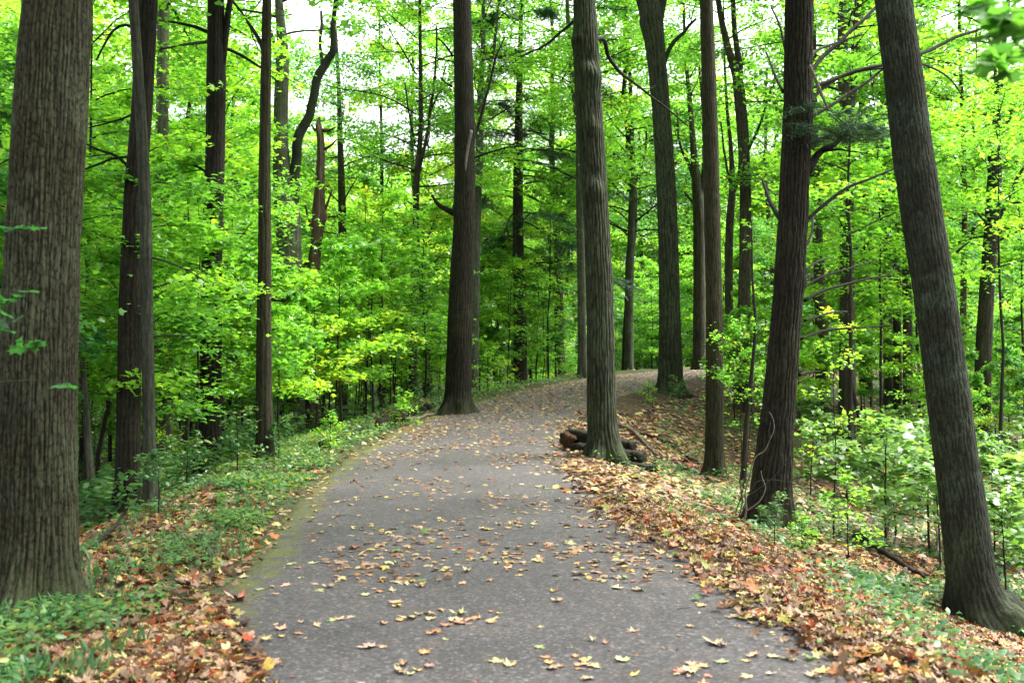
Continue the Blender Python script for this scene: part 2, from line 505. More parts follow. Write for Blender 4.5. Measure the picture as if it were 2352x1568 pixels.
def path_coords(x, y):
    """signed edge distance (negative on the path), side (-1 left, +1 right), path height"""
    x = np.atleast_1d(np.asarray(x, float)); y = np.atleast_1d(np.asarray(y, float))
    D = np.empty_like(x); S = np.empty_like(x); Zp = np.empty_like(x)
    C = PATH[::2]; T = PT[::2]
    for a in range(0, len(x), 4000):
        s = slice(a, a + 4000)
        dx = x[s, None] - C[None, :, 0]; dy = y[s, None] - C[None, :, 1]
        d2 = dx * dx + dy * dy
        i = np.argmin(d2, 1)
        r = np.arange(len(i))
        D[s] = np.sqrt(d2[r, i]) - C[i, 2]
        S[s] = np.sign(dx[r, i] * T[i, 1] - dy[r, i] * T[i, 0])
        w = 1 / (d2 + 0.05) ** 3
        Zp[s] = (w * C[None, :, 3]).sum(1) / w.sum(1)
    return D, S, Zp

def path_height(x, y):
    i = np.array([np.argmin((PATH[:, 0] - a) ** 2 + (PATH[:, 1] - b) ** 2) for a, b in zip(x, y)])
    dx = x - PATH[i, 0]; dy = y - PATH[i, 1]
    sl = np.gradient(PATH[:, 3])[i] / np.linalg.norm(np.gradient(PATH[:, :2], axis=0)[i], axis=1)
    a = np.hypot(dx, dy) / PATH[i, 2]
    return PATH[i, 3] + sl * (dx * PT[i, 0] + dy * PT[i, 1]) + 0.012 * (1 - np.minimum(a, 1) ** 2) + 0.006

def H(x, y, under_path=False):
    shp = np.shape(x)
    x = np.ravel(x).astype(float); y = np.ravel(y).astype(float)
    D, S, Zp = path_coords(x, y)
    fl = 1.75 * (1 - np.exp(-(np.maximum(D - 1.1, 0) / 4.0) ** 1.2))
    fr = 1.6 * (1 - np.exp(-(np.maximum(D - 0.4, 0) / 4.4) ** 1.15))
    z = Zp - np.where(S < 0, fl, fr)
    n = fbm(np.stack([x * 0.45, y * 0.45, 0 * x], -1), 3) - 0.5
    n2 = fbm(np.stack([x * 2.2, y * 2.2, 0 * x + 5], -1), 2) - 0.5
    k = np.clip((D - 0.1) / 2.0, 0, 1)
    z = z + k * (n * 0.5 + n2 * 0.10)
    z = z + 0.012 * np.clip((D + 0.05) / 0.25, 0, 1) * (D < 1.5) * np.clip((1.5 - D), 0, 1)
    if under_path:
        z = z - 0.05 * (D < -0.08)
    return z.reshape(shp) if shp else float(z[0])

def hit(px, py, zmin=2.0, zmax=80.0):
    """where the line of sight through a frame point meets the ground"""
    d = ray(px, py)
    t = np.arange(zmin, zmax, 0.05)
    p = np.array([0, 0, CAM_H])[None] + d[None] * t[:, None]
    g = H(p[:, 0], p[:, 1])
    i = np.argmax(p[:, 2] < g)
    if p[i, 2] >= g[i]: i = len(t) - 1
    return np.array([p[i, 0], p[i, 1], g[i]])

def axis(breaks):
    out = [breaks[0][0]]
    for (a, _), (b, st) in zip(breaks[:-1], breaks[1:]):
        n = max(1, round((b - a) / st))
        out += list(np.linspace(a, b, n + 1)[1:])
    return np.array(out)
gx = axis([(-160, 0), (-40, 8), (-14, 0.8), (-5, 0.25), (6, 0.12), (14, 0.35), (40, 1.0), (160, 8)])
gy = axis([(-30, 0), (0, 1.5), (3, 0.4), (16, 0.13), (30, 0.25), (50, 0.6), (80, 2), (260, 12)])
GX, GY = np.meshgrid(gx, gy)
GZ = H(GX, GY, True)
far = np.clip((np.hypot(GX, GY) - 70) / 120, 0, 1)
GZ = GZ + far * 5
nx, ny = len(gx), len(gy)
ii, jj = np.meshgrid(np.arange(ny - 1), np.arange(nx - 1), indexing='ij')
q = np.stack([ii * nx + jj, ii * nx + jj + 1, (ii + 1) * nx + jj + 1, (ii + 1) * nx + jj], -1).reshape(-1, 4)
Dg, Sg, _ = path_coords(GX.ravel(), GY.ravel())
green = np.where(Sg < 0, np.clip(1.25 - np.abs(Dg - 0.6) / 1.6, 0, 1), 0.25 * (Dg > 1.5)) + 1.1 * np.clip((np.hypot(GX, GY).ravel() - 16) / 14, 0, 1) * (Dg > 2)
tag(obj("ground", mesh_np("ground", np.stack([GX, GY, GZ], -1).reshape(-1, 3), [q], M_GROUND, {"green": green}, True)), kind="structure")

# path: a strip with a slight camber and ragged edges
ns = len(PATH)
across = np.array([-1.0, -0.97, -0.9, -0.75, -0.5, -0.25, 0, 0.25, 0.5, 0.75, 0.9, 0.97, 1.0])
nrm = np.stack([PT[:, 1], -PT[:, 0]], -1)
sarc = np.concatenate([[0], np.cumsum(np.linalg.norm(np.diff(PATH[:, :2], axis=0), axis=1))])
jl = (fbm(np.stack([sarc * 1.3, 0 * sarc, 0 * sarc + 2], -1), 4) - 0.5) * 0.35
jr = (fbm(np.stack([sarc * 1.3, 0 * sarc, 0 * sarc + 9], -1), 4) - 0.5) * 0.35
V = []; E = []
for a in across:
    w = PATH[:, 2] + (jl if a < 0 else jr) * (abs(a) ** 6)
    xy = PATH[:, :2] + nrm * (a * w)[:, None]
    z = PATH[:, 3] + 0.012 * (1 - a * a) + 0.006 - 0.05 * (abs(a) == 1.0)
    V.append(np.column_stack([xy, z]))
    E.append(np.full(ns, 0.0) + max(0, abs(a) - 0.55) * (2.5 if a < 0 else 1.1))
V = np.stack(V, 1).reshape(-1, 3); E = np.stack(E, 1).ravel()
m = len(across)
ii, jj = np.meshgrid(np.arange(ns - 1), np.arange(m - 1), indexing='ij')
q = np.stack([ii * m + jj, ii * m + jj + 1, (ii + 1) * m + jj + 1, (ii + 1) * m + jj], -1).reshape(-1, 4)
tag(obj("path", mesh_np("path", V, [q], M_PATH, {"edge": E}, True)), kind="structure")

# ---------------------------------------------------------------- leaves
_half = [(0.05, -0.02), (0.27, -0.13), (0.25, 0.05), (0.50, 0.16), (0.40, 0.26), (0.47, 0.44), (0.22, 0.40), (0.15, 0.55), (0.20, 0.70), (0.09, 0.74)]
def maple_outline():
    o = [(0.0, 0.0)] + _half + [(0.0, 1.0)] + [(-x, y) for x, y in reversed(_half)]
    return np.array(o)
def leaf_fine(bend=0.25, seed=0):
    r = np.random.default_rng(seed)
    o = maple_outline()
    o = o * (1 + 0.08 * r.standard_normal(o.shape))
    v = np.concatenate([[(0, 0.33)], o])
    rad = np.hypot(v[:, 0], v[:, 1] - 0.33)
    z = bend * (rad ** 2) * (1 if bend > 0 else 1) + 0.07 * np.abs(v[:, 0]) * r.uniform(0.3, 1.5) + 0.05 * r.standard_normal(len(v)) * (rad > 0.2)
    V3 = np.column_stack([v[:, 0], v[:, 1] - 0.33, z])
    k = len(o)
    T = np.array([(0, 1 + i, 1 + (i + 1) % k) for i in range(k)])[:, ::-1]
    return V3, None, T
def leaf_mid():
    v = np.array([(0, -0.4, 0), (-0.50, -0.02, -0.06), (-0.17, 0.10, 0.03), (0, 0.6, -0.10), (0.17, 0.10, 0.03), (0.50, -0.02, -0.06), (0, -0.05, 0.03), (-0.30, -0.42, -0.05), (0.30, -0.42, -0.05)])
    q = np.array([(6, 2, 1, 7), (6, 4, 3, 2), (6, 8, 5, 4)])
    t = np.array([(0, 6, 7), (0, 8, 6)])
    return v, q[:, ::-1] if False else q, t
def leaf_far():
    v = np.array([(0, -0.5, 0), (0.42, 0.0, -0.08), (0, 0.5, 0), (-0.42, 0.0, -0.08)])
    return v, np.array([(0, 1, 2, 3)]), None
def leaf_oval():
    v = np.array([(0, -0.5, 0), (0.24, -0.2, -0.03), (0.22, 0.15, -0.04), (0, 0.55, -0.1), (-0.22, 0.15, -0.04), (-0.24, -0.2, -0.03), (0, 0, 0.02)])
    t = np.array([(6, i, (i + 1) % 6) for i in range(6)])
    return v, None, t
def leaf_needle():
    v = np.array([(-0.03, 0, 0), (0.03, 0, 0), (0, 1.0, -0.1)])
    return v, None, np.array([(0, 1, 2)])
L_FINE, L_MID, L_FAR, L_OVAL, L_NEEDLE = leaf_fine(-0.25), leaf_mid(), leaf_far(), leaf_oval(), leaf_needle()

def orient(n, tilt, yaw=None, r=rng, slope=None):
    """rotation matrices: local Z is the leaf's upper side, tilted from vertical by about `tilt` radians"""
    yaw = r.uniform(0, 2 * math.pi, n) if yaw is None else yaw
    ta = np.abs(r.normal(0, tilt, n)); tb = r.uniform(0, 2 * math.pi, n)
    nrm_ = np.stack([np.sin(ta) * np.cos(tb), np.sin(ta) * np.sin(tb), np.cos(ta)], -1)
    if slope is not None:
        nrm_ = nrm_ + slope
        nrm_ /= np.linalg.norm(nrm_, axis=1)[:, None]
    yv = np.stack([np.cos(yaw), np.sin(yaw), np.zeros(n)], -1)
    yv = yv - nrm_ * (yv * nrm_).sum(1)[:, None]
    yv /= np.linalg.norm(yv, axis=1)[:, None] + 1e-9
    xv = np.cross(yv, nrm_)
    return np.stack([xv, yv, nrm_], -1)      # columns

def put_leaves(geo, tmpl, pos, Rm, size, tint):
    tv, tq, tt = tmpl
    n = len(pos)
    if n == 0: return
    v = pos[:, None, :] + np.einsum('nij,kj->nki', Rm, tv) * np.asarray(size)[:, None, None]
    k = len(tv)
    off = (np.arange(n) * k)[:, None, None]
    geo.add(v.reshape(-1, 3), None if tq is None else (off + tq[None]).reshape(-1, tq.shape[1]),
            None if tt is None else (off + tt[None]).reshape(-1, 3), np.repeat(tint, k))

# ---------------------------------------------------------------- tree prototypes
def limb_path(p0, az, up, length, r, droop=0.0, n=7, wob=0.06):
    d = np.array([math.cos(az) * math.cos(up), math.sin(az) * math.cos(up), math.sin(up)])
    pts = [np.array(p0, float)]
    for i in range(n):
        d = d + r.normal(0, wob, 3) + np.array([0, 0, -droop / n])
        d /= np.linalg.norm(d)
        pts.append(pts[-1] + d * length / n)
    return np.array(pts)

def spray(geo_leaf, limb, n, width, size, r, tmpl, tilt, tint0, dtint, zj=0.06):
    """a flat layered spray of leaves along a limb"""
    s = r.beta(1.6, 1.1, n) * (len(limb) - 1.001)
    i = s.astype(int); f = (s - i)[:, None]
    p = limb[i] * (1 - f) + limb[i + 1] * f
    t = limb[-1] - limb[0]
    t = t / (np.linalg.norm(t) + 1e-9)
    side = np.cross(t, [0, 0, 1.0]); side /= np.linalg.norm(side) + 1e-9
    taper = (0.35 + 0.65 * np.sin(np.clip(s / (len(limb) - 1), 0, 1) * math.pi * 0.9))
    lat = r.normal(0, 1, n) * width * taper
    p = p + side[None] * lat[:, None]
    p[:, 2] += r.normal(0, zj, n) - 0.18 * np.abs(lat)
    tint = np.clip(tint0 + r.normal(0, dtint, n), 0.02, 0.9)
    yel = r.random(n) < 0.012
    tint[yel] = r.uniform(0.92, 1.0, yel.sum())
    put_leaves(geo_leaf, tmpl, p, orient(n, tilt, None, r), size * r.uniform(0.65, 1.25, n), tint)

def make_sapling(seed, h, nl, leaves, size, width, lo=0.25, mat=M_LEAF, tmpl=L_MID, tint=0.55, spread=0.36, bark=M_TWIG, stem_r=None):
    r = np.random.default_rng(seed)
    g, lf = Geo(), Geo()
    n = 10
    stem = np.zeros((n, 3))
    stem[:, 2] = np.linspace(-0.15, h * 0.97, n)
    stem[:, :2] = np.cumsum(r.normal(0, 0.02 * h / 4, (n, 2)), 0)
    stem[0:2, :2] = 0
    sr = stem_r or (0.008 + 0.0052 * h)
    g.tube(stem, np.linspace(sr, 0.004, n), 7)
    az = r.uniform(0, 6.28)
    for j in range(nl):
        t = lo + (0.98 - lo) * (j + r.uniform(0, 0.8)) / nl
        p0 = np.array([np.interp(t * h, stem[:, 2], stem[:, c]) for c in range(3)])
        az += 2.4 + r.normal(0, 0.4)
        L = h * spread * (1.15 - 0.75 * t) * r.uniform(0.7, 1.25)
        limb = limb_path(p0, az, r.uniform(0.05, 0.5) + 0.3 * t, L, r, droop=0.5)
        g.tube(limb, np.linspace(0.3 * sr + 0.002, 0.002, len(limb)), 5, False)
        k = int(leaves / nl * r.uniform(0.6, 1.4))
        tt = tint + r.normal(0, 0.12)
        spray(lf, limb, k, width * L, size, r, tmpl, 0.5, tt, 0.10, 0.035 * h / 4 + 0.03)
        for b in range(3):
            q0 = limb[r.integers(2, len(limb) - 1)]
            l2 = limb_path(q0, az + r.choice([-1, 1]) * r.uniform(0.5, 1.0), r.uniform(-0.1, 0.3), L * 0.45, r, 0.3, 5)
            g.tube(l2, np.linspace(0.004, 0.0015, len(l2)), 4, False)
            spray(lf, l2, k // 5, width * L * 0.4, size, r, tmpl, 0.5, tt, 0.10, 0.04)
    return g.mesh("trunk", bark), lf.mesh("crown", mat)

def make_crown(seed, h0, h1, rad, nb, per, size, mat=M_LEAF, tmpl=L_MID, tint=0.55, cr=0.10, bark=M_BARK_BACK, gaps=0.25):
    """limbs and foliage of a tall tree between heights h0 and h1 (trunk axis at 0,0)"""
    r = np.random.default_rng(seed)
    g, lf = Geo(), Geo()
    az = r.uniform(0, 6.28)
    for j in range(nb):
        t = (j + r.uniform(0, 1)) / nb
        z = h0 + (h1 - h0) * t ** 0.95
        az += 2.4 + r.normal(0, 0.5)
        prof = math.sin(math.pi * min(1, 0.18 + 0.8 * t)) ** 0.6
        L = rad * (0.45 + 0.65 * prof) * r.uniform(0.65, 1.2)
        limb = limb_path((0, 0, z), az, r.uniform(0.15, 0.7), L, r, 0.4, 8, 0.08)
        g.tube(limb, np.linspace(cr * 0.32 * (1.1 - 0.6 * t), 0.008, len(limb)), 6, False)
        tt = tint + r.normal(0, 0.13)
        if r.random() > gaps * 0.5:
            spray(lf, limb[3:], per, L * 0.20, size, r, tmpl, 0.55, tt, 0.10, 0.14)
        for b in range(4):
            q0 = limb[r.integers(2, len(limb) - 1)]
            l2 = limb_path(q0, az + r.choice([-1, 1]) * r.uniform(0.4, 1.1), r.uniform(-0.1, 0.6), L * r.uniform(0.35, 0.6), r, 0.4, 6, 0.1)
            g.tube(l2, np.linspace(cr * 0.12, 0.005, len(l2)), 5, False)
            if r.random() > gaps:
                spray(lf, l2[1:], int(per * 0.6), L * 0.14, size, r, tmpl, 0.55, tt + r.normal(0, 0.05), 0.10, 0.12)
    return g.mesh("limbs", bark, "ridge"), lf.mesh("crown", mat)

# ---------------------------------------------------------------- trunks
def bark_relief(th, s, r, spacing, warp, breaks):
    """height 0..1 of the bark's ridges at angle th and length s"""
    n = max(6, int(round(2 * math.pi * r / spacing)))
    c, si = np.cos(th), np.sin(th)
    P = np.stack([c * n * 0.16, si * n * 0.16, s * 3.2 * breaks], -1)
    ph = n * th / 1.0 + 1.15 * warp * (fbm(P, 3) - 0.5) * 2 * math.pi
    ridge = np.abs(np.sin(ph * 0.5)) ** 0.55
    P2 = np.stack([c * n * 0.35, si * n * 0.35, s * 10 * breaks + 40], -1)
    brk = np.clip((vnoise(P2) - 0.22) / 0.3, 0, 1)
    return ridge * (0.45 + 0.55 * brk)

TREES = []      # (short description, frame x, depth, world base)
def trunk_thing(name, cat, label, short, pts, mat, depth=None, spacing=0.045, warp=1.4, breaks=1.0, amp=0.010, seg=72, ext=7.0,
                step=0.03, group=None, lumps=(), lean=0.0, cut=False, ragged=False):
    """a trunk from its outline in the frame: (x, y, width) from base to top, carried to real size at its own distance"""
    pts = [tuple(map(float, p)) for p in pts]
    bx, by, _ = pts[0]
    if depth is None:
        base = hit(bx, by); depth = base[1]
    else:
        base = at(bx, by, depth); base[2] = H(base[0], base[1])
    W = np.array([np.append(at(x, y, depth + lean * (by - y) / 1000.0), w / 2 * depth / FPX) for x, y, w in pts])
    W[0, :2] = base[:2]
    W[0, 2] = base[2]
    W = W[np.concatenate([[True], W[1:, 2] > base[2] + 0.12])]
    W = np.concatenate([W[:1] - np.array([0, 0, 0.35, -0.02]), W])
    fine = resample(W, step)
    if not cut:
        d = W[-1, :3] - W[-3, :3]
        d = d / np.linalg.norm(d) * 0.5 + np.array([0, 0, 0.5])
        k = 7
        e = np.linspace(0, 1, k + 1)[1:, None]
        r1 = W[-1, 3]
        fine = np.concatenate([fine, np.column_stack([W[-1, :3] + d * ext * e, r1 * (1 - 0.55 * e)])])
    C = fine[:, :3]; rr = fine[:, 3]
    _, A, B = frames(C)
    s = np.concatenate([[0], np.cumsum(np.linalg.norm(np.diff(C, axis=0), axis=1))])
    th = np.linspace(0, 2 * math.pi, seg, endpoint=False)
    TH, SS = np.meshgrid(th, s)
    rmid = np.median(rr)
    relief = bark_relief(TH, SS, rmid, spacing, warp, breaks)
    big = fbm(np.stack([np.cos(TH) * 1.3, np.sin(TH) * 1.3, SS * 1.4 + bx], -1), 2) - 0.5
    # root flare: buttresses near the ground
    hgt = np.clip((SS - 0.35) / 0.55, 0, 1)
    but = (1 - hgt) ** 2 * (0.20 + 0.24 * np.sin(TH * 5 + bx)) + (1 - hgt) ** 2 * 0.13 * np.sin(TH * 3 + by) + 0.05 * (vnoise(np.stack([np.cos(TH) * 2.5, np.sin(TH) * 2.5, SS * 3 + by], -1)) - 0.5)
    rad = rr[:, None] * (1 + 0.07 * big + but) + 0.75 * amp * (relief - 0.5) * np.clip(rr[:, None] / rmid, 0.3, 1.2)
    for (fy, ang, hgt_, sz) in lumps:      # burls and branch collars: (frame y, angle, height, size)
        zz = at(bx, fy, depth)[2]
        da = np.angle(np.exp(1j * (TH - ang))) * rmid
        dz = C[:, 2][:, None] - zz
        rad = rad + hgt_ * np.exp(-(da ** 2 + dz ** 2) / (2 * sz ** 2))
    if ragged:                              # broken top
        topd = np.clip((s[-1] - SS) / 0.3, 0, 1)
        rad = rad * np.clip(topd + 0.35 * np.sin(TH * 2), 0.08, 1)
    v = C[:, None, :] + rad[..., None] * (np.cos(TH)[..., None] * A[:, None, :] + np.sin(TH)[..., None] * B[:, None, :])
    n = len(C)
    i, j = np.meshgrid(np.arange(n - 1), np.arange(seg), indexing='ij')
    q = np.stack([i * seg + j, i * seg + (j + 1) % seg, (i + 1) * seg + (j + 1) % seg, (i + 1) * seg + j], -1).reshape(-1, 4)
    v = v.reshape(-1, 3)
    v = np.concatenate([v, C[-1:]])
    kk = len(v) - 1
    sidx = np.arange(seg)
    tr = np.stack([np.full(seg, kk), (n - 1) * seg + sidx, (n - 1) * seg + (sidx + 1) % seg], -1)
    root = empty(name, base, label, cat, group)
    t = obj("trunk", mesh_np("trunk", v - base, [q, tr], mat, {"ridge": np.append(relief.ravel(), 0.5)}, True), root)
    TREES.append((short, bx, depth, base))
    root_info = dict(root=root, base=base, depth=depth, axis=C, rad=rr, mat=mat)
    return root_info

def branch(tree, pts, mat=None, seg=8, dz=0.0, name="branch", step=0.06, twigs=0, seed=1, end_depth=0.0, label=None):
    """a limb drawn through frame points (x, y, width) at the tree's distance"""
    depth = tree["depth"] + dz
    n = len(pts)
    W = np.array([np.append(at(x, y, depth + end_depth * i / max(1, n - 1)), max(0.004, w / 2 * depth / FPX)) for i, (x, y, w) in enumerate(pts)])
    F = resample(W, step)
    r = np.random.default_rng(seed)
    wob = (np.stack([fbm(np.stack([np.arange(len(F)) * 0.16, np.full(len(F), seed * 3.1 + c), np.zeros(len(F))], -1), 2) for c in range(3)], -1) - 0.5)
    F[:, :3] += wob * np.minimum(F[:, 3:4], 0.05) * 1.6
    g = Geo()
    g.tube(F[:, :3], np.maximum(F[:, 3], 0.003), seg)
    for k in range(twigs):
        i = r.integers(len(F) // 4, len(F) - 1)
        d = F[min(i + 1, len(F) - 1), :3] - F[i - 1, :3]
        az = math.atan2(d[1], d[0]) + r.normal(0, 0.9)
        l = limb_path(F[i, :3], az, r.uniform(-0.3, 0.9), r.uniform(0.3, 0.9), r, 0.2, 5, 0.12)
        g.tube(l, np.linspace(F[i, 3] * 0.5, 0.002, len(l)), 5)
    o = obj(name, g.mesh(name, mat or tree["mat"], "ridge", True, tree["base"]), tree["root"])
    if label: o["label"] = label
    return o, F

def crown_for(tree, crown, z, sc=1.0, rz=0.0):
    """hang a crown (limbs, crown meshes) on a built trunk at height z above its base"""
    i = int(np.argmin(np.abs(tree["axis"][:, 2] - (tree["base"][2] + z))))
    off = tree["axis"][i] - tree["base"]
    for nm, me in zip(("limbs", "crown"), crown):
        o = obj(nm, me, tree["root"], (off[0], off[1], z))
        o.scale = (sc, sc, sc)
        o.rotation_euler = (0, 0, rz)

# ---------------------------------------------------------------- the trees one can tell apart
big_maple = trunk_thing("oak_tree", "tree", "thick grey-brown furrowed trunk at the left edge, the widest trunk of all", "the wide furrowed trunk",
    [(72, 1385, 215), (78, 1310, 188), (84, 1200, 172), (86, 1000, 166), (93, 700, 157), (108, 400, 152), (122, 150, 148), (132, 0, 142)],
    M_BARK_GREY, spacing=0.029, warp=1.7, breaks=1.0, amp=0.024, seg=320, step=0.018, lumps=[(520, -1.6, 0.012, 0.12), (300, -0.2, 0.015, 0.1)])
lean_tree = trunk_thing("maple_tree", "tree", "leaning grey trunk with a mossy side and flared foot on the right", "the leaning grey trunk",
    [(2262, 1432, 165), (2243, 1380, 128), (2228, 1300, 106), (2210, 1150, 98), (2190, 1000, 94), (2150, 700, 90), (2110, 450, 88), (2072, 150, 84), (2052, 0, 80)],
    M_BARK_LEAN, spacing=0.034, warp=1.6, breaks=2.0, amp=0.010, seg=160, step=0.02, lumps=[(395, -2.0, 0.018, 0.03), (430, 0.0, 0.03, 0.03), (690, -2.6, 0.02, 0.05)])
pine = trunk_thing("pine_tree", "tree", "dark scaly pine trunk with many dead branch stubs, vine around its foot", "the dark pine",
    [(1763, 1208, 112), (1770, 1130, 92), (1782, 1000, 78), (1791, 900, 71), (1808, 700, 66), (1821, 500, 66), (1832, 250, 63), (1836, 0, 62)],
    M_BARK_DARK, spacing=0.045, warp=1.3, breaks=1.2, amp=0.020, seg=200, step=0.025, lumps=[(260, -1.3, 0.03, 0.12), (640, -0.4, 0.025, 0.08)])
ridge_tree = trunk_thing("hickory_tree", "tree", "straight grey trunk with long bark plates standing on the path edge by the rotten timbers", "the plated trunk by the timbers",
    [(1388, 1052, 86), (1386, 1010, 72), (1382, 940, 66), (1378, 700, 61), (1370, 500, 57), (1363, 400, 57), (1353, 250, 60), (1347, 130, 58), (1342, 0, 50)],
    M_BARK_PLATE, spacing=0.052, warp=1.2, breaks=0.7, amp=0.022, seg=200, step=0.025, lumps=[(440, -1.7, 0.07, 0.10), (400, -1.6, -0.05, 0.07), (300, -1.5, 0.05, 0.10), (180, -1.2, 0.08, 0.11), (140, -1.5, -0.05, 0.07), (95, -2.6, 0.07, 0.08)])
dark_tree = trunk_thing("cherry_tree", "tree", "dark brown trunk with a hollow foot on the far left edge of the path", "the dark trunk with the hollow foot",
    [(1050, 950, 76), (1051, 925, 66), (1053, 880, 60), (1058, 700, 55), (1067, 480, 49), (1066, 250, 45), (1061, 0, 41)],
    M_BARK_DARK, spacing=0.055, warp=1.2, breaks=1.0, amp=0.014, seg=160, step=0.03, lumps=[(945, -1.45, -0.09, 0.10), (480, 2.9, 0.04, 0.1), (300, -0.3, 0.05, 0.15)])
slim_tree = trunk_thing("ash_tree", "tree", "slim straight brown trunk with fine bark, between the path and the dark pine", "the slim brown trunk",
    [(1641, 1092, 52), (1641, 1060, 44), (1641, 900, 40), (1640, 700, 37), (1636, 500, 36), (1630, 250, 34), (1622, 0, 30)],
    M_BARK_FINE, spacing=0.034, warp=1.6, breaks=1.0, amp=0.009, seg=180, step=0.03, lumps=[(460, -1.4, 0.012, 0.06)])
fork_oak = trunk_thing("maple_tree", "tree", "thick plated grey trunk that forks at the top, standing by the bend of the path", "the thick trunk by the bend",
    [(1540, 905, 70), (1540, 880, 58), (1538, 700, 47), (1531, 450, 44), (1518, 250, 41), (1505, 110, 44), (1496, 50, 54)],
    M_BARK_PLATE, spacing=0.085, warp=1.3, breaks=0.6, amp=0.024, seg=140, step=0.05, ext=1.2)
branch(fork_oak, [(1503, 90, 36), (1482, 30, 26), (1468, -30, 24), (1440, -140, 18)], seg=12)
branch(fork_oak, [(1503, 95, 32), (1520, 20, 20), (1530, -40, 18), (1550, -150, 14)], seg=12)
twin_dark = trunk_thing("maple_tree", "tree", "dark trunk crossed by a slimmer grey trunk, second big trunk from the left edge", "the crossed dark trunk",
    [(291, 1180, 66), (293, 1120, 56), (296, 900, 52), (300, 700, 50), (310, 450, 47), (326, 250, 46), (338, 0, 46)],
    M_BARK_DARK, spacing=0.05, amp=0.010, seg=110, step=0.05)
twin_grey = trunk_thing("beech_tree", "tree", "slimmer grey trunk crossing in front of the dark trunk near the left edge", "the slim grey crossing trunk",
    [(347, 1150, 36), (344, 1050, 29), (339, 800, 27), (334, 500, 27), (327, 330, 26), (316, 150, 23), (306, 0, 22)],
    M_BARK_MID, depth=twin_dark["depth"] - 0.55, spacing=0.05, amp=0.006, seg=90, step=0.05)
pale_tree = trunk_thing("beech_tree", "tree", "pale silvery smooth trunk right of the crossed pair, on the left slope", "the pale silvery trunk",
    [(385, 1105, 38), (382, 1000, 32), (377, 700, 29), (372, 400, 28), (374, 150, 27), (375, 0, 26)],
    M_BARK_PALE, depth=19.0, spacing=0.09, amp=0.005, seg=80, step=0.06)
square_tree = trunk_thing("maple_tree", "tree", "straight dark trunk alone on the left slope, forked near the top of view", "the straight dark trunk",
    [(480, 1092, 58), (481, 1040, 52), (484, 850, 48), (487, 600, 45), (494, 350, 43), (497, 150, 42), (496, 0, 36)],
    M_BARK_DARK, spacing=0.06, amp=0.010, seg=110, step=0.05)
branch(square_tree, [(505, 190, 24), (518, 110, 18), (526, 40, 15), (534, -30, 14)], seg=10)
mid_tree = trunk_thing("maple_tree", "tree", "thin upright grey-brown trunk between the straight dark trunk and the forked pale tree", "the thin upright trunk",
    [(608, 1058, 46), (608, 1000, 38), (606, 800, 34), (608, 600, 30), (608, 400, 27), (611, 150, 23), (613, 0, 20)],
    M_BARK_FINE, spacing=0.06, amp=0.008, seg=90, step=0.06)
fork_tree = trunk_thing("maple_tree", "tree", "pale grey forked tree whose right limb bends far over", "the forked pale tree",
    [(672, 1040, 74), (671, 990, 62), (669, 800, 56), (667, 640, 54), (660, 500, 56), (652, 440, 48), (645, 330, 33), (646, 220, 32), (649, 120, 26), (640, 0, 18)],
    M_BARK_PALE, depth=23.0, spacing=0.11, warp=1.3, amp=0.018, seg=100, step=0.06, lumps=[(505, -1.2, 0.06, 0.2)])
branch(fork_tree, [(668, 520, 40), (677, 430, 27), (681, 360, 23), (690, 310, 23), (712, 260, 21), (728, 190, 20), (748, 145, 19), (766, 112, 16), (768, 60, 13), (774, 0, 10), (786, -60, 8)], mat=M_BARK_MID, seg=14, label="dark right limb bending over in a long curve")
branch(fork_tree, [(742, 150, 9), (737, 100, 7), (740, 60, 7), (739, 25, 6)], seg=8)
branch(fork_tree, [(645, 150, 16), (634, 110, 13), (618, 60, 10), (612, 20, 8)], seg=8)
snag = trunk_thing("dead_snag", "dead tree", "broken-topped bare reddish dead tree with short stubs, right of the forked pale tree", "the bare dead snag",
    [(716, 955, 40), (717, 800, 34), (719, 640, 31), (726, 560, 26), (731, 500, 30), (736, 400, 20), (737, 330, 17), (732, 290, 15), (734, 268, 14)],
    M_SNAG, depth=24.0, spacing=0.09, amp=0.014, seg=60, step=0.06, cut=True, ragged=True, lumps=[(495, 0.2, 0.05, 0.12)])
r_ = np.random.default_rng(3)
for (sx, sy, ex, ey) in [(742, 300, 772, 292), (742, 345, 775, 320), (738, 430, 757, 425), (742, 495, 764, 435), (714, 520, 702, 470), (738, 560, 760, 545), (733, 612, 762, 600), (714, 605, 690, 598), (735, 640, 762, 628), (728, 300, 716, 285)]:
    branch(snag, [(sx, sy, 9), ((sx + ex) / 2, (sy + ey) / 2 + 4, 6), (ex, ey, 3)], seg=6, name="stub")
yellow_tree = trunk_thing("maple_tree", "tree", "slender dark double-stemmed tree under the brightest gap of sky", "the slender double stem",
    [(946, 935, 22), (950, 750, 17), (954, 560, 15), (957, 420, 14), (966, 300, 11), (966, 180, 9), (964, 0, 7)],
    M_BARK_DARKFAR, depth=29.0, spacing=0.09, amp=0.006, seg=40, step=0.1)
branch(yellow_tree, [(960, 410, 9), (978, 330, 8), (990, 250, 7), (1000, 160, 5), (1004, 60, 4)], seg=8)
branch(yellow_tree, [(988, 260, 5), (1005, 220, 4), (1025, 150, 3)], seg=6)
branch(yellow_tree, [(955, 330, 5), (940, 260, 4), (930, 190, 3)], seg=6)
behind_dark = trunk_thing("maple_tree", "tree", "slim grey forking trunk rising just behind the dark trunk with the hollow foot", "the slim grey trunk behind it",
    [(1088, 900, 22), (1092, 700, 18), (1097, 480, 17), (1102, 330, 18), (1104, 200, 14), (1110, 100, 11), (1110, 0, 9)],
    M_BARK_PALE, depth=30.0, spacing=0.1, amp=0.006, seg=40, step=0.1)
branch(behind_dark, [(1103, 300, 11), (1120, 190, 9), (1135, 110, 8), (1142, 40, 6), (1150, -20, 5)], seg=8)
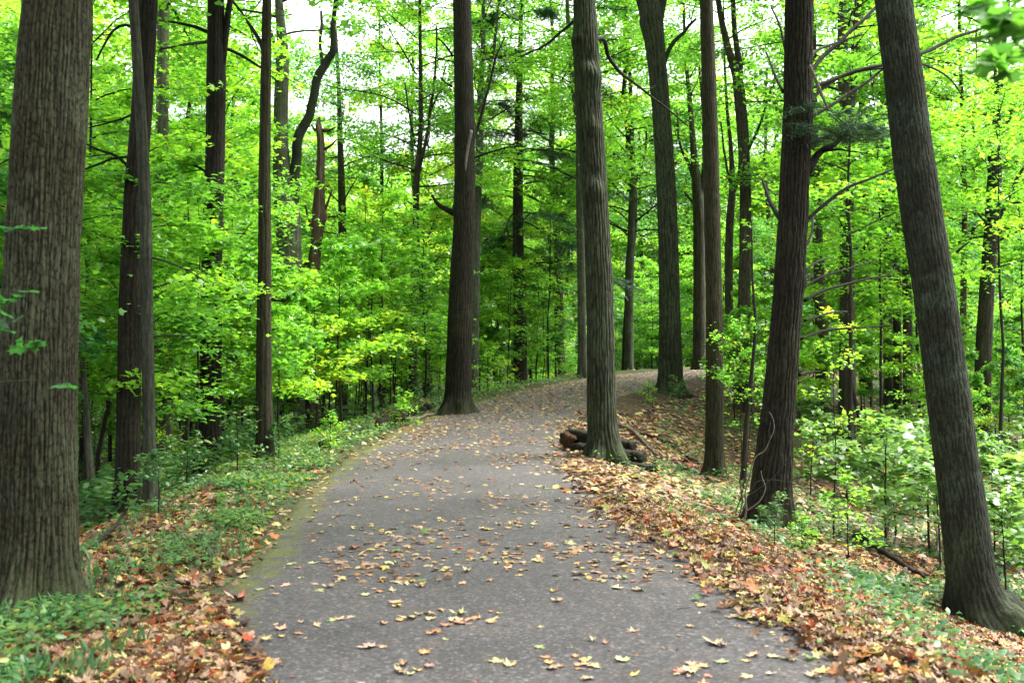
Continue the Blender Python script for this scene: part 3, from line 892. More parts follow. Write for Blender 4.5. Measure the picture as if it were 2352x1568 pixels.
hemlock = trunk_thing("hemlock_tree", "conifer", "dark hemlock with drooping needled boughs behind the left bend of the path", "the dark hemlock",
    [(1196, 850, 34), (1194, 750, 29), (1190, 560, 25), (1190, 400, 22), (1192, 250, 17), (1195, 120, 12), (1198, 0, 8)],
    M_BARK_DARKFAR, depth=34.0, spacing=0.1, amp=0.010, seg=48, step=0.1)
back_pale = trunk_thing("beech_tree", "tree", "pale smooth trunk half hidden behind the plated trunk by the timbers", "the half-hidden pale trunk",
    [(1338, 850, 22), (1336, 700, 19), (1332, 450, 18), (1330, 300, 17), (1316, 180, 13), (1305, 50, 10)],
    M_BARK_PALE, depth=32.0, spacing=0.1, amp=0.005, seg=40, step=0.1)
thin_grey = trunk_thing("maple_tree", "tree", "thin pale grey trunk with an upswept side limb, left of the thick bend trunk", "the thin grey trunk",
    [(1444, 845, 22), (1446, 700, 18), (1449, 560, 17), (1453, 420, 15), (1451, 320, 12), (1448, 200, 9), (1440, 60, 8), (1436, 0, 7)],
    M_BARK_PALE, depth=38.0, spacing=0.1, amp=0.006, seg=40, step=0.1)
branch(thin_grey, [(1455, 430, 9), (1470, 395, 7), (1482, 350, 5), (1486, 300, 4)], seg=7)
fork_back = trunk_thing("maple_tree", "tree", "grey many-forked tree seen between the thick trunk and the slim brown trunk", "the many-forked tree",
    [(1606, 840, 30), (1606, 640, 27), (1605, 500, 26), (1600, 420, 22), (1592, 330, 14), (1584, 230, 11), (1574, 120, 8), (1570, 0, 6)],
    M_BARK_FARGREY, depth=36.0, spacing=0.1, amp=0.012, seg=48, step=0.1)
for bp in ([(1606, 470, 16), (1618, 390, 13), (1618, 300, 10), (1612, 220, 7), (1606, 130, 5)], [(1600, 420, 11), (1580, 370, 8), (1562, 330, 6), (1556, 260, 4)], [(1608, 520, 8), (1594, 470, 6), (1572, 440, 4)]):
    branch(fork_back, bp, seg=8)
y_tree = trunk_thing("maple_tree", "tree", "smooth grey trunk forking into a tall V, right of the slim brown trunk", "the V-forked trunk",
    [(1704, 870, 34), (1708, 750, 29), (1712, 560, 27), (1712, 430, 26), (1706, 300, 26), (1697, 205, 26), (1690, 170, 20), (1672, 110, 16), (1658, 50, 14), (1646, -20, 12)],
    M_BARK_FARGREY, depth=27.0, spacing=0.08, amp=0.007, seg=60, step=0.08)
branch(y_tree, [(1700, 230, 18), (1699, 150, 16), (1690, 90, 13), (1686, 30, 12), (1682, -40, 11)], seg=10)
branch(y_tree, [(1718, 350, 8), (1745, 290, 6), (1768, 215, 5), (1788, 180, 3)], seg=7)
thin_dark = trunk_thing("maple_tree", "tree", "thin dark forked trunk squeezed between the slim brown trunk and the V-forked trunk", "the thin dark forked trunk",
    [(1676, 860, 22), (1674, 650, 18), (1676, 520, 18), (1682, 430, 15), (1678, 330, 9), (1670, 250, 7), (1664, 130, 5), (1662, 0, 4)],
    M_BARK_FARGREY, depth=31.0, spacing=0.09, amp=0.009, seg=40, step=0.1)
branch(thin_dark, [(1682, 450, 11), (1697, 410, 9), (1702, 340, 6), (1700, 240, 5), (1706, 120, 4)], seg=7)
branch(thin_dark, [(1678, 420, 7), (1664, 350, 5), (1656, 280, 4)], seg=7)
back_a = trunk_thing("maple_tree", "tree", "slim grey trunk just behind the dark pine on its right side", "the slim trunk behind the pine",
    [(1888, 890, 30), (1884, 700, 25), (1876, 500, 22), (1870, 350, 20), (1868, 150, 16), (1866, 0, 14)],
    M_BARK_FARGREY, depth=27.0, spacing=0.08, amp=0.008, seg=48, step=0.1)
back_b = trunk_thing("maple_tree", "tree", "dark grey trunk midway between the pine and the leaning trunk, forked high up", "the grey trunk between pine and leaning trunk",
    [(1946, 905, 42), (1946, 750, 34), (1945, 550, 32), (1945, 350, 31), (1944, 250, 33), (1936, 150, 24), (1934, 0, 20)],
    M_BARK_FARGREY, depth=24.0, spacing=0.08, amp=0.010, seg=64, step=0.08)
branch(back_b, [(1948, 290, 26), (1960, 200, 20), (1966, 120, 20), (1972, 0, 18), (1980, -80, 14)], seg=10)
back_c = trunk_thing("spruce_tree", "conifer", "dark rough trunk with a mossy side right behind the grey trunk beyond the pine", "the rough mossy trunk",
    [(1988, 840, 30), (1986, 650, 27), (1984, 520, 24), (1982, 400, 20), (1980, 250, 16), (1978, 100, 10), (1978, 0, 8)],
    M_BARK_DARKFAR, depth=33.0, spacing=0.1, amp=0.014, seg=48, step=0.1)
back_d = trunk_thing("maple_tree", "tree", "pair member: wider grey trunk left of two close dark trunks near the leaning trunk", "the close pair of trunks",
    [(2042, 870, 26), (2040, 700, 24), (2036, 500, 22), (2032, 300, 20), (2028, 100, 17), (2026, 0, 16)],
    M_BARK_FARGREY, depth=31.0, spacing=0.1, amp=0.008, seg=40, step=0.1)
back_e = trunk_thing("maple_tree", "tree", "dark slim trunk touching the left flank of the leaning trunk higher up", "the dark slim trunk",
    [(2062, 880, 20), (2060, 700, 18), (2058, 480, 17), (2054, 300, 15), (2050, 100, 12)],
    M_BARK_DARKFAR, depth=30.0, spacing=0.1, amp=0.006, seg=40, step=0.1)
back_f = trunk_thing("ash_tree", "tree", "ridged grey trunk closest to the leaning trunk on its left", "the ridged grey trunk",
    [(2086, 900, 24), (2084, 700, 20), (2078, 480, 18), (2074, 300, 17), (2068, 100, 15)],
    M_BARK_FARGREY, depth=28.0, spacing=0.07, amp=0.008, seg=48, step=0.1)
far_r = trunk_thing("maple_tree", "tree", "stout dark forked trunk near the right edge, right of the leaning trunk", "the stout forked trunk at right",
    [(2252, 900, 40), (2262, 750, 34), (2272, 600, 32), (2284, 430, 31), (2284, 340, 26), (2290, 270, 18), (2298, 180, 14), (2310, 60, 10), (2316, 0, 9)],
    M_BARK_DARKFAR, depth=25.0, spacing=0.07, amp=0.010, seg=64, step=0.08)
for bp in ([(2290, 330, 16), (2318, 270, 13), (2345, 215, 11), (2380, 150, 9)], [(2286, 520, 12), (2312, 470, 10), (2330, 420, 8), (2362, 370, 6)], [(2292, 200, 9), (2284, 140, 7), (2272, 90, 5)]):
    branch(far_r, bp, seg=8)
far_s = trunk_thing("maple_tree", "tree", "thin reddish-grey trunk right beside the leaning trunk on its far side", "the thin reddish trunk",
    [(2212, 900, 18), (2212, 780, 15), (2214, 600, 13), (2216, 450, 12), (2212, 300, 10), (2206, 150, 8)],
    M_SNAG, depth=29.0, spacing=0.09, amp=0.005, seg=36, step=0.1)
sap_l = trunk_thing("young_beech", "tree", "thin grey bent stem between the wide furrowed trunk and the crossed pair", "the thin bent stem",
    [(216, 1195, 24), (210, 1100, 18), (202, 1000, 15), (195, 900, 14), (186, 780, 12), (176, 690, 10), (160, 560, 7)],
    M_BARK_PALE, depth=13.0, spacing=0.08, amp=0.003, seg=36, step=0.06, ext=2.0)
sap_r = trunk_thing("young_cherry", "tree", "thin dark crooked stem between the slim brown trunk and the pine", "the thin dark crooked stem",
    [(1706, 1130, 14), (1710, 1050, 12), (1714, 980, 11), (1722, 900, 10), (1730, 820, 8), (1735, 740, 7), (1728, 640, 5)],
    M_TWIG, depth=17.0, spacing=0.08, amp=0.003, seg=24, step=0.08, ext=1.0)
branch(sap_r, [(1716, 960, 6), (1732, 948, 5), (1752, 930, 3)], seg=6, mat=M_TWIG)
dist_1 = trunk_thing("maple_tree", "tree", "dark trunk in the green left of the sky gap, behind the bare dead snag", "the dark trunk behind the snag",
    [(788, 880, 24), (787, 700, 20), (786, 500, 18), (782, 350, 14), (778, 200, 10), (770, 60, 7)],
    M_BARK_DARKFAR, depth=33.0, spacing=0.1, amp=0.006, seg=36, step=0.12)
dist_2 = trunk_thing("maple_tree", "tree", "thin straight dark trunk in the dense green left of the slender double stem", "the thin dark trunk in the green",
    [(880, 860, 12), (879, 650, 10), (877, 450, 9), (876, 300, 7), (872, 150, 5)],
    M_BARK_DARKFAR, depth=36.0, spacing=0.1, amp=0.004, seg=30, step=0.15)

# broken limbs and dead branches of the big trees
branch(dark_tree, [(1046, 490, 16), (1028, 482, 13), (1008, 468, 10), (993, 448, 5)], seg=10, label="short dead stub curving up to the left")
branch(dark_tree, [(1082, 330, 8), (1100, 290, 7), (1118, 220, 6), (1138, 140, 5), (1160, 85, 3)], seg=7, twigs=3)
branch(dark_tree, [(1084, 300, 10), (1078, 330, 9), (1072, 370, 7), (1070, 395, 4)], seg=7, mat=M_DEADWOOD, dz=-0.2, label="grey torn strip hanging down")
branch(dark_tree, [(1040, 200, 6), (1024, 190, 4), (1012, 178, 3)], seg=6)
branch(dark_tree, [(1042, 130, 6), (1020, 100, 4), (1002, 85, 3)], seg=6)
branch(dark_tree, [(1086, 365, 6), (1120, 352, 5), (1165, 340, 4), (1210, 335, 3)], seg=6)
branch(ridge_tree, [(1345, 100, 12), (1385, 90, 11), (1400, 130, 10), (1428, 170, 9), (1470, 200, 7), (1520, 240, 5), (1580, 290, 4)], seg=8, end_depth=3.0, twigs=3, label="long dark bough arching down to the right")
branch(ridge_tree, [(1330, 40, 9), (1290, 75, 7), (1250, 105, 6), (1215, 122, 4), (1190, 130, 3)], seg=8, end_depth=2.5, twigs=3)
branch(fork_oak, [(1512, 200, 11), (1540, 110, 10), (1575, 70, 8), (1600, 45, 6)], seg=8)
branch(square_tree, [(505, 605, 14), (530, 630, 11), (560, 655, 9), (595, 676, 8), (625, 688, 6), (655, 690, 4), (664, 678, 3)], seg=8, label="dark bare limb sweeping down to the right")
branch(square_tree, [(576, 662, 4), (578, 690, 4), (574, 712, 3)], seg=6)
branch(square_tree, [(508, 420, 8), (480, 400, 7), (450, 380, 5), (420, 370, 3)], seg=7, twigs=2)
branch(square_tree, [(505, 90, 9), (460, 66, 8), (415, 55, 6), (380, 50, 4)], seg=7)
branch(square_tree, [(515, 110, 8), (560, 130, 7), (605, 160, 5), (640, 190, 3)], seg=7, twigs=2)
branch(twin_dark, [(318, 70, 8), (290, 58, 7), (262, 70, 6), (240, 105, 5), (222, 140, 4)], seg=7, twigs=2)
branch(twin_dark, [(306, 395, 8), (270, 360, 7), (230, 345, 6), (196, 330, 4)], seg=7, twigs=2)
branch(twin_dark, [(304, 360, 7), (260, 365, 6), (225, 378, 5), (192, 390, 4)], seg=7)
branch(twin_dark, [(330, 250, 7), (290, 270, 5), (240, 285, 4), (200, 295, 3)], seg=7, twigs=2)
branch(twin_grey, [(340, 590, 6), (380, 600, 5), (430, 620, 4), (480, 650, 3)], seg=6, twigs=2)
branch(twin_grey, [(340, 775, 5), (390, 770, 4), (440, 772, 3)], seg=6)
branch(mid_tree, [(610, 120, 12), (590, 80, 9), (570, 50, 7)], seg=8)
for bp in ([(1798, 510, 14), (1775, 480, 11), (1762, 450, 9), (1750, 410, 6)], [(1850, 395, 22), (1880, 355, 17), (1915, 330, 13), (1950, 300, 9), (1975, 290, 6)],
           [(1852, 505, 10), (1900, 465, 9), (1950, 430, 8), (2000, 410, 6), (2060, 385, 4)], [(1858, 235, 9), (1900, 195, 9), (1960, 165, 8), (2030, 150, 7), (2100, 140, 4)],
           [(1860, 165, 12), (1900, 125, 11), (1950, 75, 10), (2000, 30, 9), (2040, -10, 8)], [(1860, 205, 9), (1920, 180, 8), (1980, 162, 7), (2060, 155, 5)],
           [(1862, 270, 8), (1920, 235, 8), (1980, 195, 7), (2040, 150, 5)], [(1860, 130, 8), (1880, 115, 6), (1920, 100, 6), (1980, 80, 6)],
           [(1845, 575, 8), (1856, 555, 7), (1866, 530, 6), (1868, 500, 5)], [(1850, 690, 8), (1895, 665, 7), (1940, 655, 6), (2000, 640, 5), (2050, 632, 3)],
           [(1845, 660, 6), (1890, 635, 5), (1945, 618, 4), (2010, 600, 3)], [(1848, 735, 7), (1900, 720, 5), (1945, 715, 4)], [(1840, 780, 7), (1885, 760, 6), (1940, 755, 5), (2050, 748, 3)],
           [(1836, 860, 7), (1855, 853, 6), (1885, 852, 3)], [(1788, 805, 9), (1772, 800, 8), (1762, 792, 6)], [(1800, 640, 6), (1780, 620, 5), (1772, 612, 3)],
           [(1800, 210, 7), (1778, 170, 6), (1760, 120, 4)], [(1806, 120, 7), (1790, 60, 6), (1770, 15, 4)], [(1850, 620, 6), (1880, 600, 5), (1915, 590, 3)]):
    branch(pine, bp, seg=8, twigs=2 if len(bp) > 4 else 0, seed=int(bp[0][1]), name="dead_branch", end_depth=0.8)
branch(pine, [(1862, 150, 8), (1872, 175, 8), (1888, 215, 7), (1905, 255, 5)], seg=7, mat=M_DEADWOOD, dz=-0.4, name="dead_branch", label="pale broken branch hanging down")
branch(lean_tree, [(2200, 580, 7), (2215, 565, 5), (2228, 555, 4)], seg=6)
branch(lean_tree, [(2095, 130, 9), (2140, 115, 9), (2200, 85, 8), (2280, 55, 7), (2370, 10, 5)], seg=8, end_depth=1.0, twigs=2)
branch(lean_tree, [(2095, 140, 6), (2150, 160, 5), (2190, 190, 4), (2215, 230, 3)], seg=7, end_depth=1.0)

# needled boughs: on the pine, and all down the hemlock
def needle_cloud(limbs, per, size, r, width):
    lf = Geo()
    for l in limbs:
        n = per
        s = r.uniform(0.15, 1, n) * (len(l) - 1.001)
        i = s.astype(int); f = (s - i)[:, None]
        p = l[i] * (1 - f) + l[i + 1] * f
        t = l[-1] - l[0]; t = t / np.linalg.norm(t)
        side = np.cross(t, [0, 0, 1.0]); side /= np.linalg.norm(side) + 1e-9
        lat = r.normal(0, width, n)
        p = p + side * lat[:, None] + r.normal(0, width * 0.22, (n, 3))
        p[:, 2] -= 0.25 * np.abs(lat)
        yaw = math.atan2(t[1], t[0]) + np.sign(lat) * r.uniform(0.2, 1.3, n) + r.normal(0, 0.4, n)
        put_leaves(lf, L_NEEDLE, p, orient(n, 0.5, yaw, r), size * r.uniform(0.6, 1.3, n), np.clip(r.normal(0.5, 0.25, n), 0, 1))
    return lf
r_ = np.random.default_rng(11)
g = Geo(); limbs = []
for (sx, sy, ex, ey, dd) in [(1960, 300, 2060, 275, -0.4), (1940, 312, 2050, 330, 0.3), (1950, 305, 1900, 260, -0.5), (1930, 318, 1840, 300, -0.7), (1935, 315, 1800, 285, -0.9), (1960, 290, 2010, 240, 0.2), (1920, 325, 1860, 330, -0.5), (1965, 300, 2040, 300, 0.6), (1900, 250, 1800, 262, -0.8)]:
    a, b = at(sx, sy, pine["depth"] + 0.3), at(ex, ey, pine["depth"] + 0.3 + dd)
    l = np.linspace(a, b, 7); l[:, 2] += np.sin(np.linspace(0, 3.1, 7)) * 0.06
    g.tube(l, np.linspace(0.010, 0.003, 7), 5)
    limbs.append(l)
    for _ in range(3):
        q0 = l[r_.integers(1, 6)]
        l2 = limb_path(q0, r_.uniform(0, 6.28), r_.uniform(-0.2, 0.2), r_.uniform(0.25, 0.45), r_, 0.3, 5)
        g.tube(l2, np.linspace(0.005, 0.002, 6), 4); limbs.append(l2)
obj("boughs", g.mesh("boughs", M_TWIG, "tint", False, pine["base"]), pine["root"])
o = obj("needles", needle_cloud(limbs, 300, 0.095, r_, 0.12).mesh("needles", M_NEEDLE, "tint", False, pine["base"]), pine["root"])
def conifer_boughs(tree, z0, z1, n, length, per, seed, size=0.22):
    r = np.random.default_rng(seed)
    g = Geo(); limbs = []
    ax = tree["axis"]
    for k in range(n):
        z = tree["base"][2] + z0 + (z1 - z0) * (k + r.uniform(0, 1)) / n
        p0 = ax[np.argmin(np.abs(ax[:, 2] - z))].copy(); p0[2] = z
        L = length * (1.1 - 0.6 * k / n) * r.uniform(0.6, 1.2)
        l = limb_path(p0, r.uniform(0, 6.28), r.uniform(-0.05, 0.45), L, r, 0.7, 8)
        g.tube(l, np.linspace(0.035, 0.006, len(l)), 6)
        if r.random() < 0.8:
            limbs.append(l[3:])
            for _ in range(3):
                l2 = limb_path(l[r.integers(3, 8)], r.uniform(0, 6.28), r.uniform(-0.3, 0.1), L * 0.3, r, 0.4, 5)
                g.tube(l2, np.linspace(0.012, 0.003, len(l2)), 4); limbs.append(l2)
    obj("boughs", g.mesh("boughs", M_BARK_BACK, "ridge", False, tree["base"]), tree["root"])
    obj("needles", needle_cloud(limbs, per, size, r, 0.26).mesh("needles", M_NEEDLE, "tint", False, tree["base"]), tree["root"])
conifer_boughs(hemlock, 4.2, 15.0, 46, 3.8, 420, 5, 0.25)
conifer_boughs(back_c, 4.0, 13.0, 26, 2.2, 130, 6)

# crowns of the tall trees (mostly above the frame), and foliage hung on the farther trunks
CROWN_TALL = [make_crown(31, 0, 9, 5.0, 26, 230, 0.13, tint=0.45, cr=0.20, gaps=0.1), make_crown(32, 0, 9, 5.0, 26, 230, 0.13, tint=0.5, cr=0.20, gaps=0.1)]
for k, (t, z) in enumerate([(big_maple, 9.0), (pine, 12.0), (lean_tree, 8.0), (fork_oak, 15.0)]):
    crown_for(t, CROWN_TALL[k % 2], z, 0.9, k * 1.3)
CROWN_MID = [make_crown(41, 0, 10, 3.6, 26, 150, 0.12, tint=0.54, cr=0.10), make_crown(42, 0, 10, 3.4, 26, 150, 0.12, tint=0.63, cr=0.10), make_crown(43, 0, 10, 3.6, 24, 140, 0.12, tint=0.5, cr=0.12, mat=M_LEAF_DEEP)]
for k, (t, z, c) in enumerate([(mid_tree, 7.2, 0), (square_tree, 6.8, 1), (twin_dark, 6.0, 0), (fork_tree, 8.8, 1), (pale_tree, 8.5, 0), (twin_grey, 8.5, 1), (yellow_tree, 6.5, 1), (behind_dark, 7.5, 0), (back_pale, 6.0, 0), (thin_grey, 5.0, 0),
                               (fork_back, 9.5, 0), (y_tree, 11.0, 1), (thin_dark, 9.5, 1), (back_a, 6.0, 0), (back_b, 8.0, 0), (back_d, 5.5, 1), (back_e, 6.0, 0), (back_f, 6.5, 1), (far_r, 4.5, 0), (far_s, 4.0, 1),
                               (dist_1, 4.0, 2), (dist_2, 4.5, 0)]):
    crown_for(t, CROWN_MID[c], z, 0.85 + 0.03 * (k % 5), k * 0.9)
SMALL_CROWN = make_crown(44, 0, 2.2, 1.2, 9, 60, 0.11, tint=0.6, cr=0.03)
crown_for(sap_l, SMALL_CROWN, 2.6, 1.0, 0.4)
crown_for(sap_r, SMALL_CROWN, 1.5, 0.55, 1.4)

# ---------------------------------------------------------------- young maples, background trees, shrubs
def frame_of(p):
    d = np.asarray(p, float) - np.array([0, 0, CAM_H])
    c, s = math.cos(PITCH), math.sin(PITCH)
    dep = d[1] * c + d[2] * s
    return 1176 + FPX * d[0] / dep, 784 - FPX * (-d[1] * s + d[2] * c) / dep
HEROES = [t for t in TREES]
LABELS_USED = {}
def where_words(x, y):
    """names the tree a plant stands next to, and on which side of it"""
    px, _ = frame_of((x, y, H(x, y)))
    best = min(HEROES, key=lambda t: abs(t[1] - px) + 14 * abs(t[2] - y))
    if y > best[2] + 4: return "behind " + best[0]
    if y < best[2] - 4: return "in front of " + best[0]
    return ("left of " if px < best[1] else "right of ") + best[0]
def make_label(what, x, y):
    l = what + " " + where_words(x, y)
    k = LABELS_USED.get(l, 0)
    LABELS_USED[l] = k + 1
    if k == 0: return l
    l2 = what + (" farther back," if k == 1 else " in the thicket,") + " " + where_words(x, y)
    return l2

def proto(name, cat, kids):
    """a hidden-from-nothing first instance is made at its first place; returns a placer"""
    state = {"root": None}
    def place(x, y, sc, rz, label, group, dz=0.0):
        z = H(x, y) + dz
        if state["root"] is None:
            r0 = empty(name, (x, y, z), label, cat, group, rz)
            r0.scale = (sc, sc, sc)
            state["root"] = r0
            state["kids"] = [obj(nm, me, r0) for nm, me in kids]
            return r0
        return copy_thing(state["root"], state["kids"], (x, y, z), rz, sc, label, group)
    return place

def sap_proto(name, cat, *a, **k):
    t, c = make_sapling(*a, **k)
    return proto(name, cat, (("trunk", t), ("crown", c)))
# tall slim understory maples
TALL = [sap_proto("maple_sapling", "young tree", 100 + i, h, 16, 2700, 0.095, 0.24, lo=lo, tint=ti - 0.08, spread=0.36, mat=mt)
        for i, (h, lo, ti, mt) in enumerate([(5.2, 0.28, 0.66, M_LEAF), (5.6, 0.35, 0.72, M_LEAF), (4.6, 0.25, 0.58, M_LEAF), (5.0, 0.3, 0.7, M_LEAF), (5.4, 0.3, 0.55, M_LEAF_DEEP)])]
TALLER = [sap_proto("young_maple", "young tree", 110 + i, h, 20, 3000, 0.10, 0.22, lo=lo, tint=ti, spread=0.30, stem_r=0.045) for i, (h, lo, ti) in enumerate([(8.0, 0.36, 0.62), (9.0, 0.42, 0.66), (7.4, 0.3, 0.7)])]
MEDIUM = [sap_proto("maple_sapling", "young tree", 120 + i, h, 13, 1700, 0.092, 0.26, lo=0.3, tint=ti - 0.04, spread=0.36, mat=mt)
          for i, (h, ti, mt) in enumerate([(3.0, 0.64, M_LEAF), (3.4, 0.7, M_LEAF), (2.7, 0.55, M_LEAF), (3.2, 0.6, M_LEAF_DEEP)])]
SHRUB = [sap_proto("maple_seedling", "shrub", 140 + i, h, 9, 270, 0.13, 0.30, lo=0.35, tint=ti, spread=0.5, mat=M_LEAF_PALE)
         for i, (h, ti) in enumerate([(1.3, 0.46), (1.6, 0.36), (1.1, 0.55), (1.45, 0.42)])]
BUSH = [sap_proto("leafy_bush", "shrub", 150 + i, h, 9, 300, 0.075, 0.30, lo=0.12, tint=ti, spread=0.55, mat=mt, tmpl=L_OVAL)
        for i, (h, ti, mt) in enumerate([(0.9, 0.55, M_COVER), (0.75, 0.8, M_LEAF), (1.1, 0.85, M_LEAF)])]
# thin leafless-looking stems with a few leaves
POLE = [sap_proto("slender_sapling", "young tree", 160 + i, h, 9, 260, 0.09, 0.3, lo=0.35, tint=ti, spread=0.22, stem_r=0.02)
        for i, (h, ti) in enumerate([(4.2, 0.7), (3.6, 0.6), (4.8, 0.8)])]
# tall woodland trees
def tall_proto(name, seed, hcrown, height, rad, tint, mat, bark, r0, nb=34, per=190, size=0.13):
    r = np.random.default_rng(seed)
    g = Geo()
    pts = np.zeros((14, 3)); pts[:, 2] = np.linspace(-0.4, height * 0.92, 14)
    pts[2:, :2] = np.cumsum(r.normal(0, 0.07, (12, 2)), 0)
    rr = r0 * np.linspace(1.0, 0.25, 14); rr[:2] *= [1.6, 1.25]
    g.tube(pts, rr, 14)
    tr = g.mesh("trunk", bark, "ridge", True)
    lm, cr = make_crown(seed + 1, hcrown, height, rad, nb, per, size, mat=mat, tint=tint, cr=r0 * 0.7, bark=bark, tmpl=L_MID)
    return proto(name, "tree", (("trunk", tr), ("limbs", lm), ("crown", cr)))
WOOD = [tall_proto("maple_tree", 200, 4.5, 15, 3.6, 0.58, M_LEAF, M_BARK_BACK, 0.17),
        tall_proto("maple_tree", 210, 6.0, 17, 3.8, 0.68, M_LEAF, M_BARK_BACKG, 0.20),
        tall_proto("maple_tree", 220, 3.0, 12, 3.2, 0.60, M_LEAF, M_BARK_BACK, 0.13),
        tall_proto("maple_tree", 230, 5.0, 16, 3.6, 0.55, M_LEAF_DEEP, M_BARK_BACK, 0.18),
        tall_proto("maple_tree", 240, 4.0, 14, 3.4, 0.74, M_LEAF, M_BARK_BACKG, 0.15)]

TONE = {}
for ps in (TALL, MEDIUM, WOOD):
    for i, p_ in enumerate(ps):
        TONE[p_] = ["", "yellow-green ", "", "dark green ", "bright green "][i] if ps is not TALL else ["", "yellow-green ", "mid-green ", "bright green ", "dark green "][i]

# gaps of sky between the crowns: (frame x, half width) from which tall crowns keep out
GAPS = [(232, 24), (805, 34), (930, 10), (1262, 30), (1660, 22), (2215, 22), (2325, 35)]
KEEP_OPEN = [(335, 425), (600, 850)]     # stretches where the trunks behind stay in view
placed = []
def scatter(n, x0, x1, d0, d1, protos, what, group, sc=(0.85, 1.2), clear=0.7, sep=0.8, avoid_gaps=False, weights=None, seed=0, left_clear=None):
    r = np.random.default_rng(seed)
    done = tries = 0
    while done < n and tries < n * 60:
        tries += 1
        dep = math.sqrt(r.uniform(d0 ** 2, d1 ** 2))
        px = r.uniform(x0, x1)
        x = (px - 1176) / FPX * dep
        if avoid_gaps and any(abs(px - g) < w for g, w in GAPS) and r.random() < 0.82: continue
        D, S, _ = path_coords(x, dep)
        need = clear if (S[0] > 0 or left_clear is None) else left_clear
        if D[0] < need: continue
        wide = 80 if protos[0] is TALLER[0] else 0
        if dep < 23.5 and protos[0] in (TALL[0], TALLER[0]) and any(a - wide < px < b + wide for a, b in KEEP_OPEN): continue
        if any((x - a) ** 2 + (dep - b) ** 2 < sep ** 2 for a, b in placed): continue
        if any(abs(x - t[3][0]) ** 2 + abs(dep - t[3][1]) ** 2 < 0.5 for t in TREES): continue
        placed.append((x, dep))
        k = r.choice(len(protos), p=weights)
        size = r.uniform(*sc)
        u = (size - sc[0]) / (sc[1] - sc[0])
        words = ("small " if u < 0.3 else "large " if u > 0.7 else "") + TONE.get(protos[k], "") + what
        protos[k](x, dep, size, r.uniform(0, 6.28), make_label(words, x, dep), group)
        done += 1

scatter(7, 140, 640, 15, 25, TALLER, "tall layered young maple", "tall young maples of the left slope", clear=2.4, sep=1.8, seed=41, sc=(0.9, 1.2))
scatter(5, 1215, 1480, 23, 34, TALLER, "tall layered young maple", "tall young maples by the bend", clear=1.8, sep=1.8, seed=42, sc=(0.85, 1.1))
scatter(7, 1750, 2400, 20, 34, TALLER, "tall layered young maple", "tall young maples beyond the hollow", clear=3, sep=2, seed=43, sc=(0.9, 1.2))
scatter(11, 590, 960, 15.5, 23, MEDIUM, "bushy bright maple", "low maples by the left verge", clear=1.4, sep=1.0, seed=45, sc=(0.95, 1.15), weights=[.4, .4, .2, 0])
scatter(9, 690, 1000, 18, 27, TALL, "layered maple sapling", "maple saplings on the left slope", clear=1.7, sep=1.2, seed=31, weights=[.3, .3, .1, .3, 0])
scatter(10, 170, 560, 11.5, 17, TALL, "layered maple sapling", "maple saplings on the left slope", clear=2.0, sep=1.1, seed=32, weights=[.3, .3, .2, .2, 0], sc=(0.7, 1.0))
scatter(14, 150, 700, 17, 26, TALL, "layered maple sapling", "maple saplings on the left slope", clear=2.6, sep=1.2, seed=1, weights=[.27, .27, .16, .2, .1])
scatter(14, 150, 900, 13, 24, MEDIUM, "bushy young maple", "maple saplings on the left slope", clear=2.6, sep=1.1, seed=2)
scatter(40, 100, 1330, 26, 60, MEDIUM, "low bushy maple", "low maples filling the wood on the left", sc=(0.7, 1.1), clear=2.2, sep=1.0, seed=23)
scatter(46, 60, 1330, 25, 46, TALL, "leafy understory maple", "understory maples beyond the left slope", sc=(0.85, 1.35), clear=2.2, sep=1.4, seed=3)
scatter(60, 520, 1340, 20, 40, POLE, "thin bare-stemmed sapling", "thin saplings left of the bend", clear=1.8, sep=0.6, seed=4)
scatter(14, 1060, 1345, 27, 38, MEDIUM, "bushy young maple", "young maples behind the left bend", clear=1.8, sep=1.2, seed=5)
scatter(26, 1410, 1760, 41, 58, TALL, "leafy understory maple", "understory maples beyond the bend", sc=(0.8, 1.25), clear=1.6, sep=1.4, seed=6)
scatter(8, 1440, 1740, 24, 36, MEDIUM, "bushy young maple", "young maples right of the bend", sc=(0.7, 1.1), clear=2.2, sep=1.4, seed=7)
scatter(17, 1850, 2400, 12.5, 22, SHRUB, "pale-leaved maple seedling", "maple seedlings in the hollow", sc=(0.8, 1.25), clear=3.2, sep=0.9, seed=8)
scatter(12, 2020, 2420, 8.6, 14, SHRUB, "pale-leaved maple seedling", "maple seedlings in the hollow", sc=(0.7, 1.1), clear=3.3, sep=0.8, seed=18)
scatter(20, 1800, 2420, 18, 30, MEDIUM, "bushy young maple", "young maples beyond the hollow", sc=(0.75, 1.15), clear=3.0, sep=1.3, seed=9)
scatter(26, 1700, 2450, 30, 60, MEDIUM, "low bushy maple", "low maples filling the wood on the right", sc=(0.7, 1.1), clear=2.2, sep=1.0, seed=24)
scatter(34, 1740, 2450, 25, 46, TALL, "leafy understory maple", "understory maples beyond the hollow", sc=(0.8, 1.3), clear=2.6, sep=1.4, seed=10)
scatter(10, -150, 130, 9, 22, TALL, "layered maple sapling", "maple saplings beside the wide trunk", clear=3.6, sep=1.3, seed=11)
scatter(6, 1650, 2300, 11.5, 20, POLE, "thin bare-stemmed sapling", "thin saplings in the hollow", sc=(0.4, 0.7), clear=2.2, sep=0.8, seed=12)
scatter(84, -100, 2450, 34, 66, WOOD, "tall woodland maple", "tall maples of the wood", sc=(0.85, 1.25), clear=2.0, sep=2.6, avoid_gaps=True, seed=13, weights=[.25, .25, .2, .12, .18])
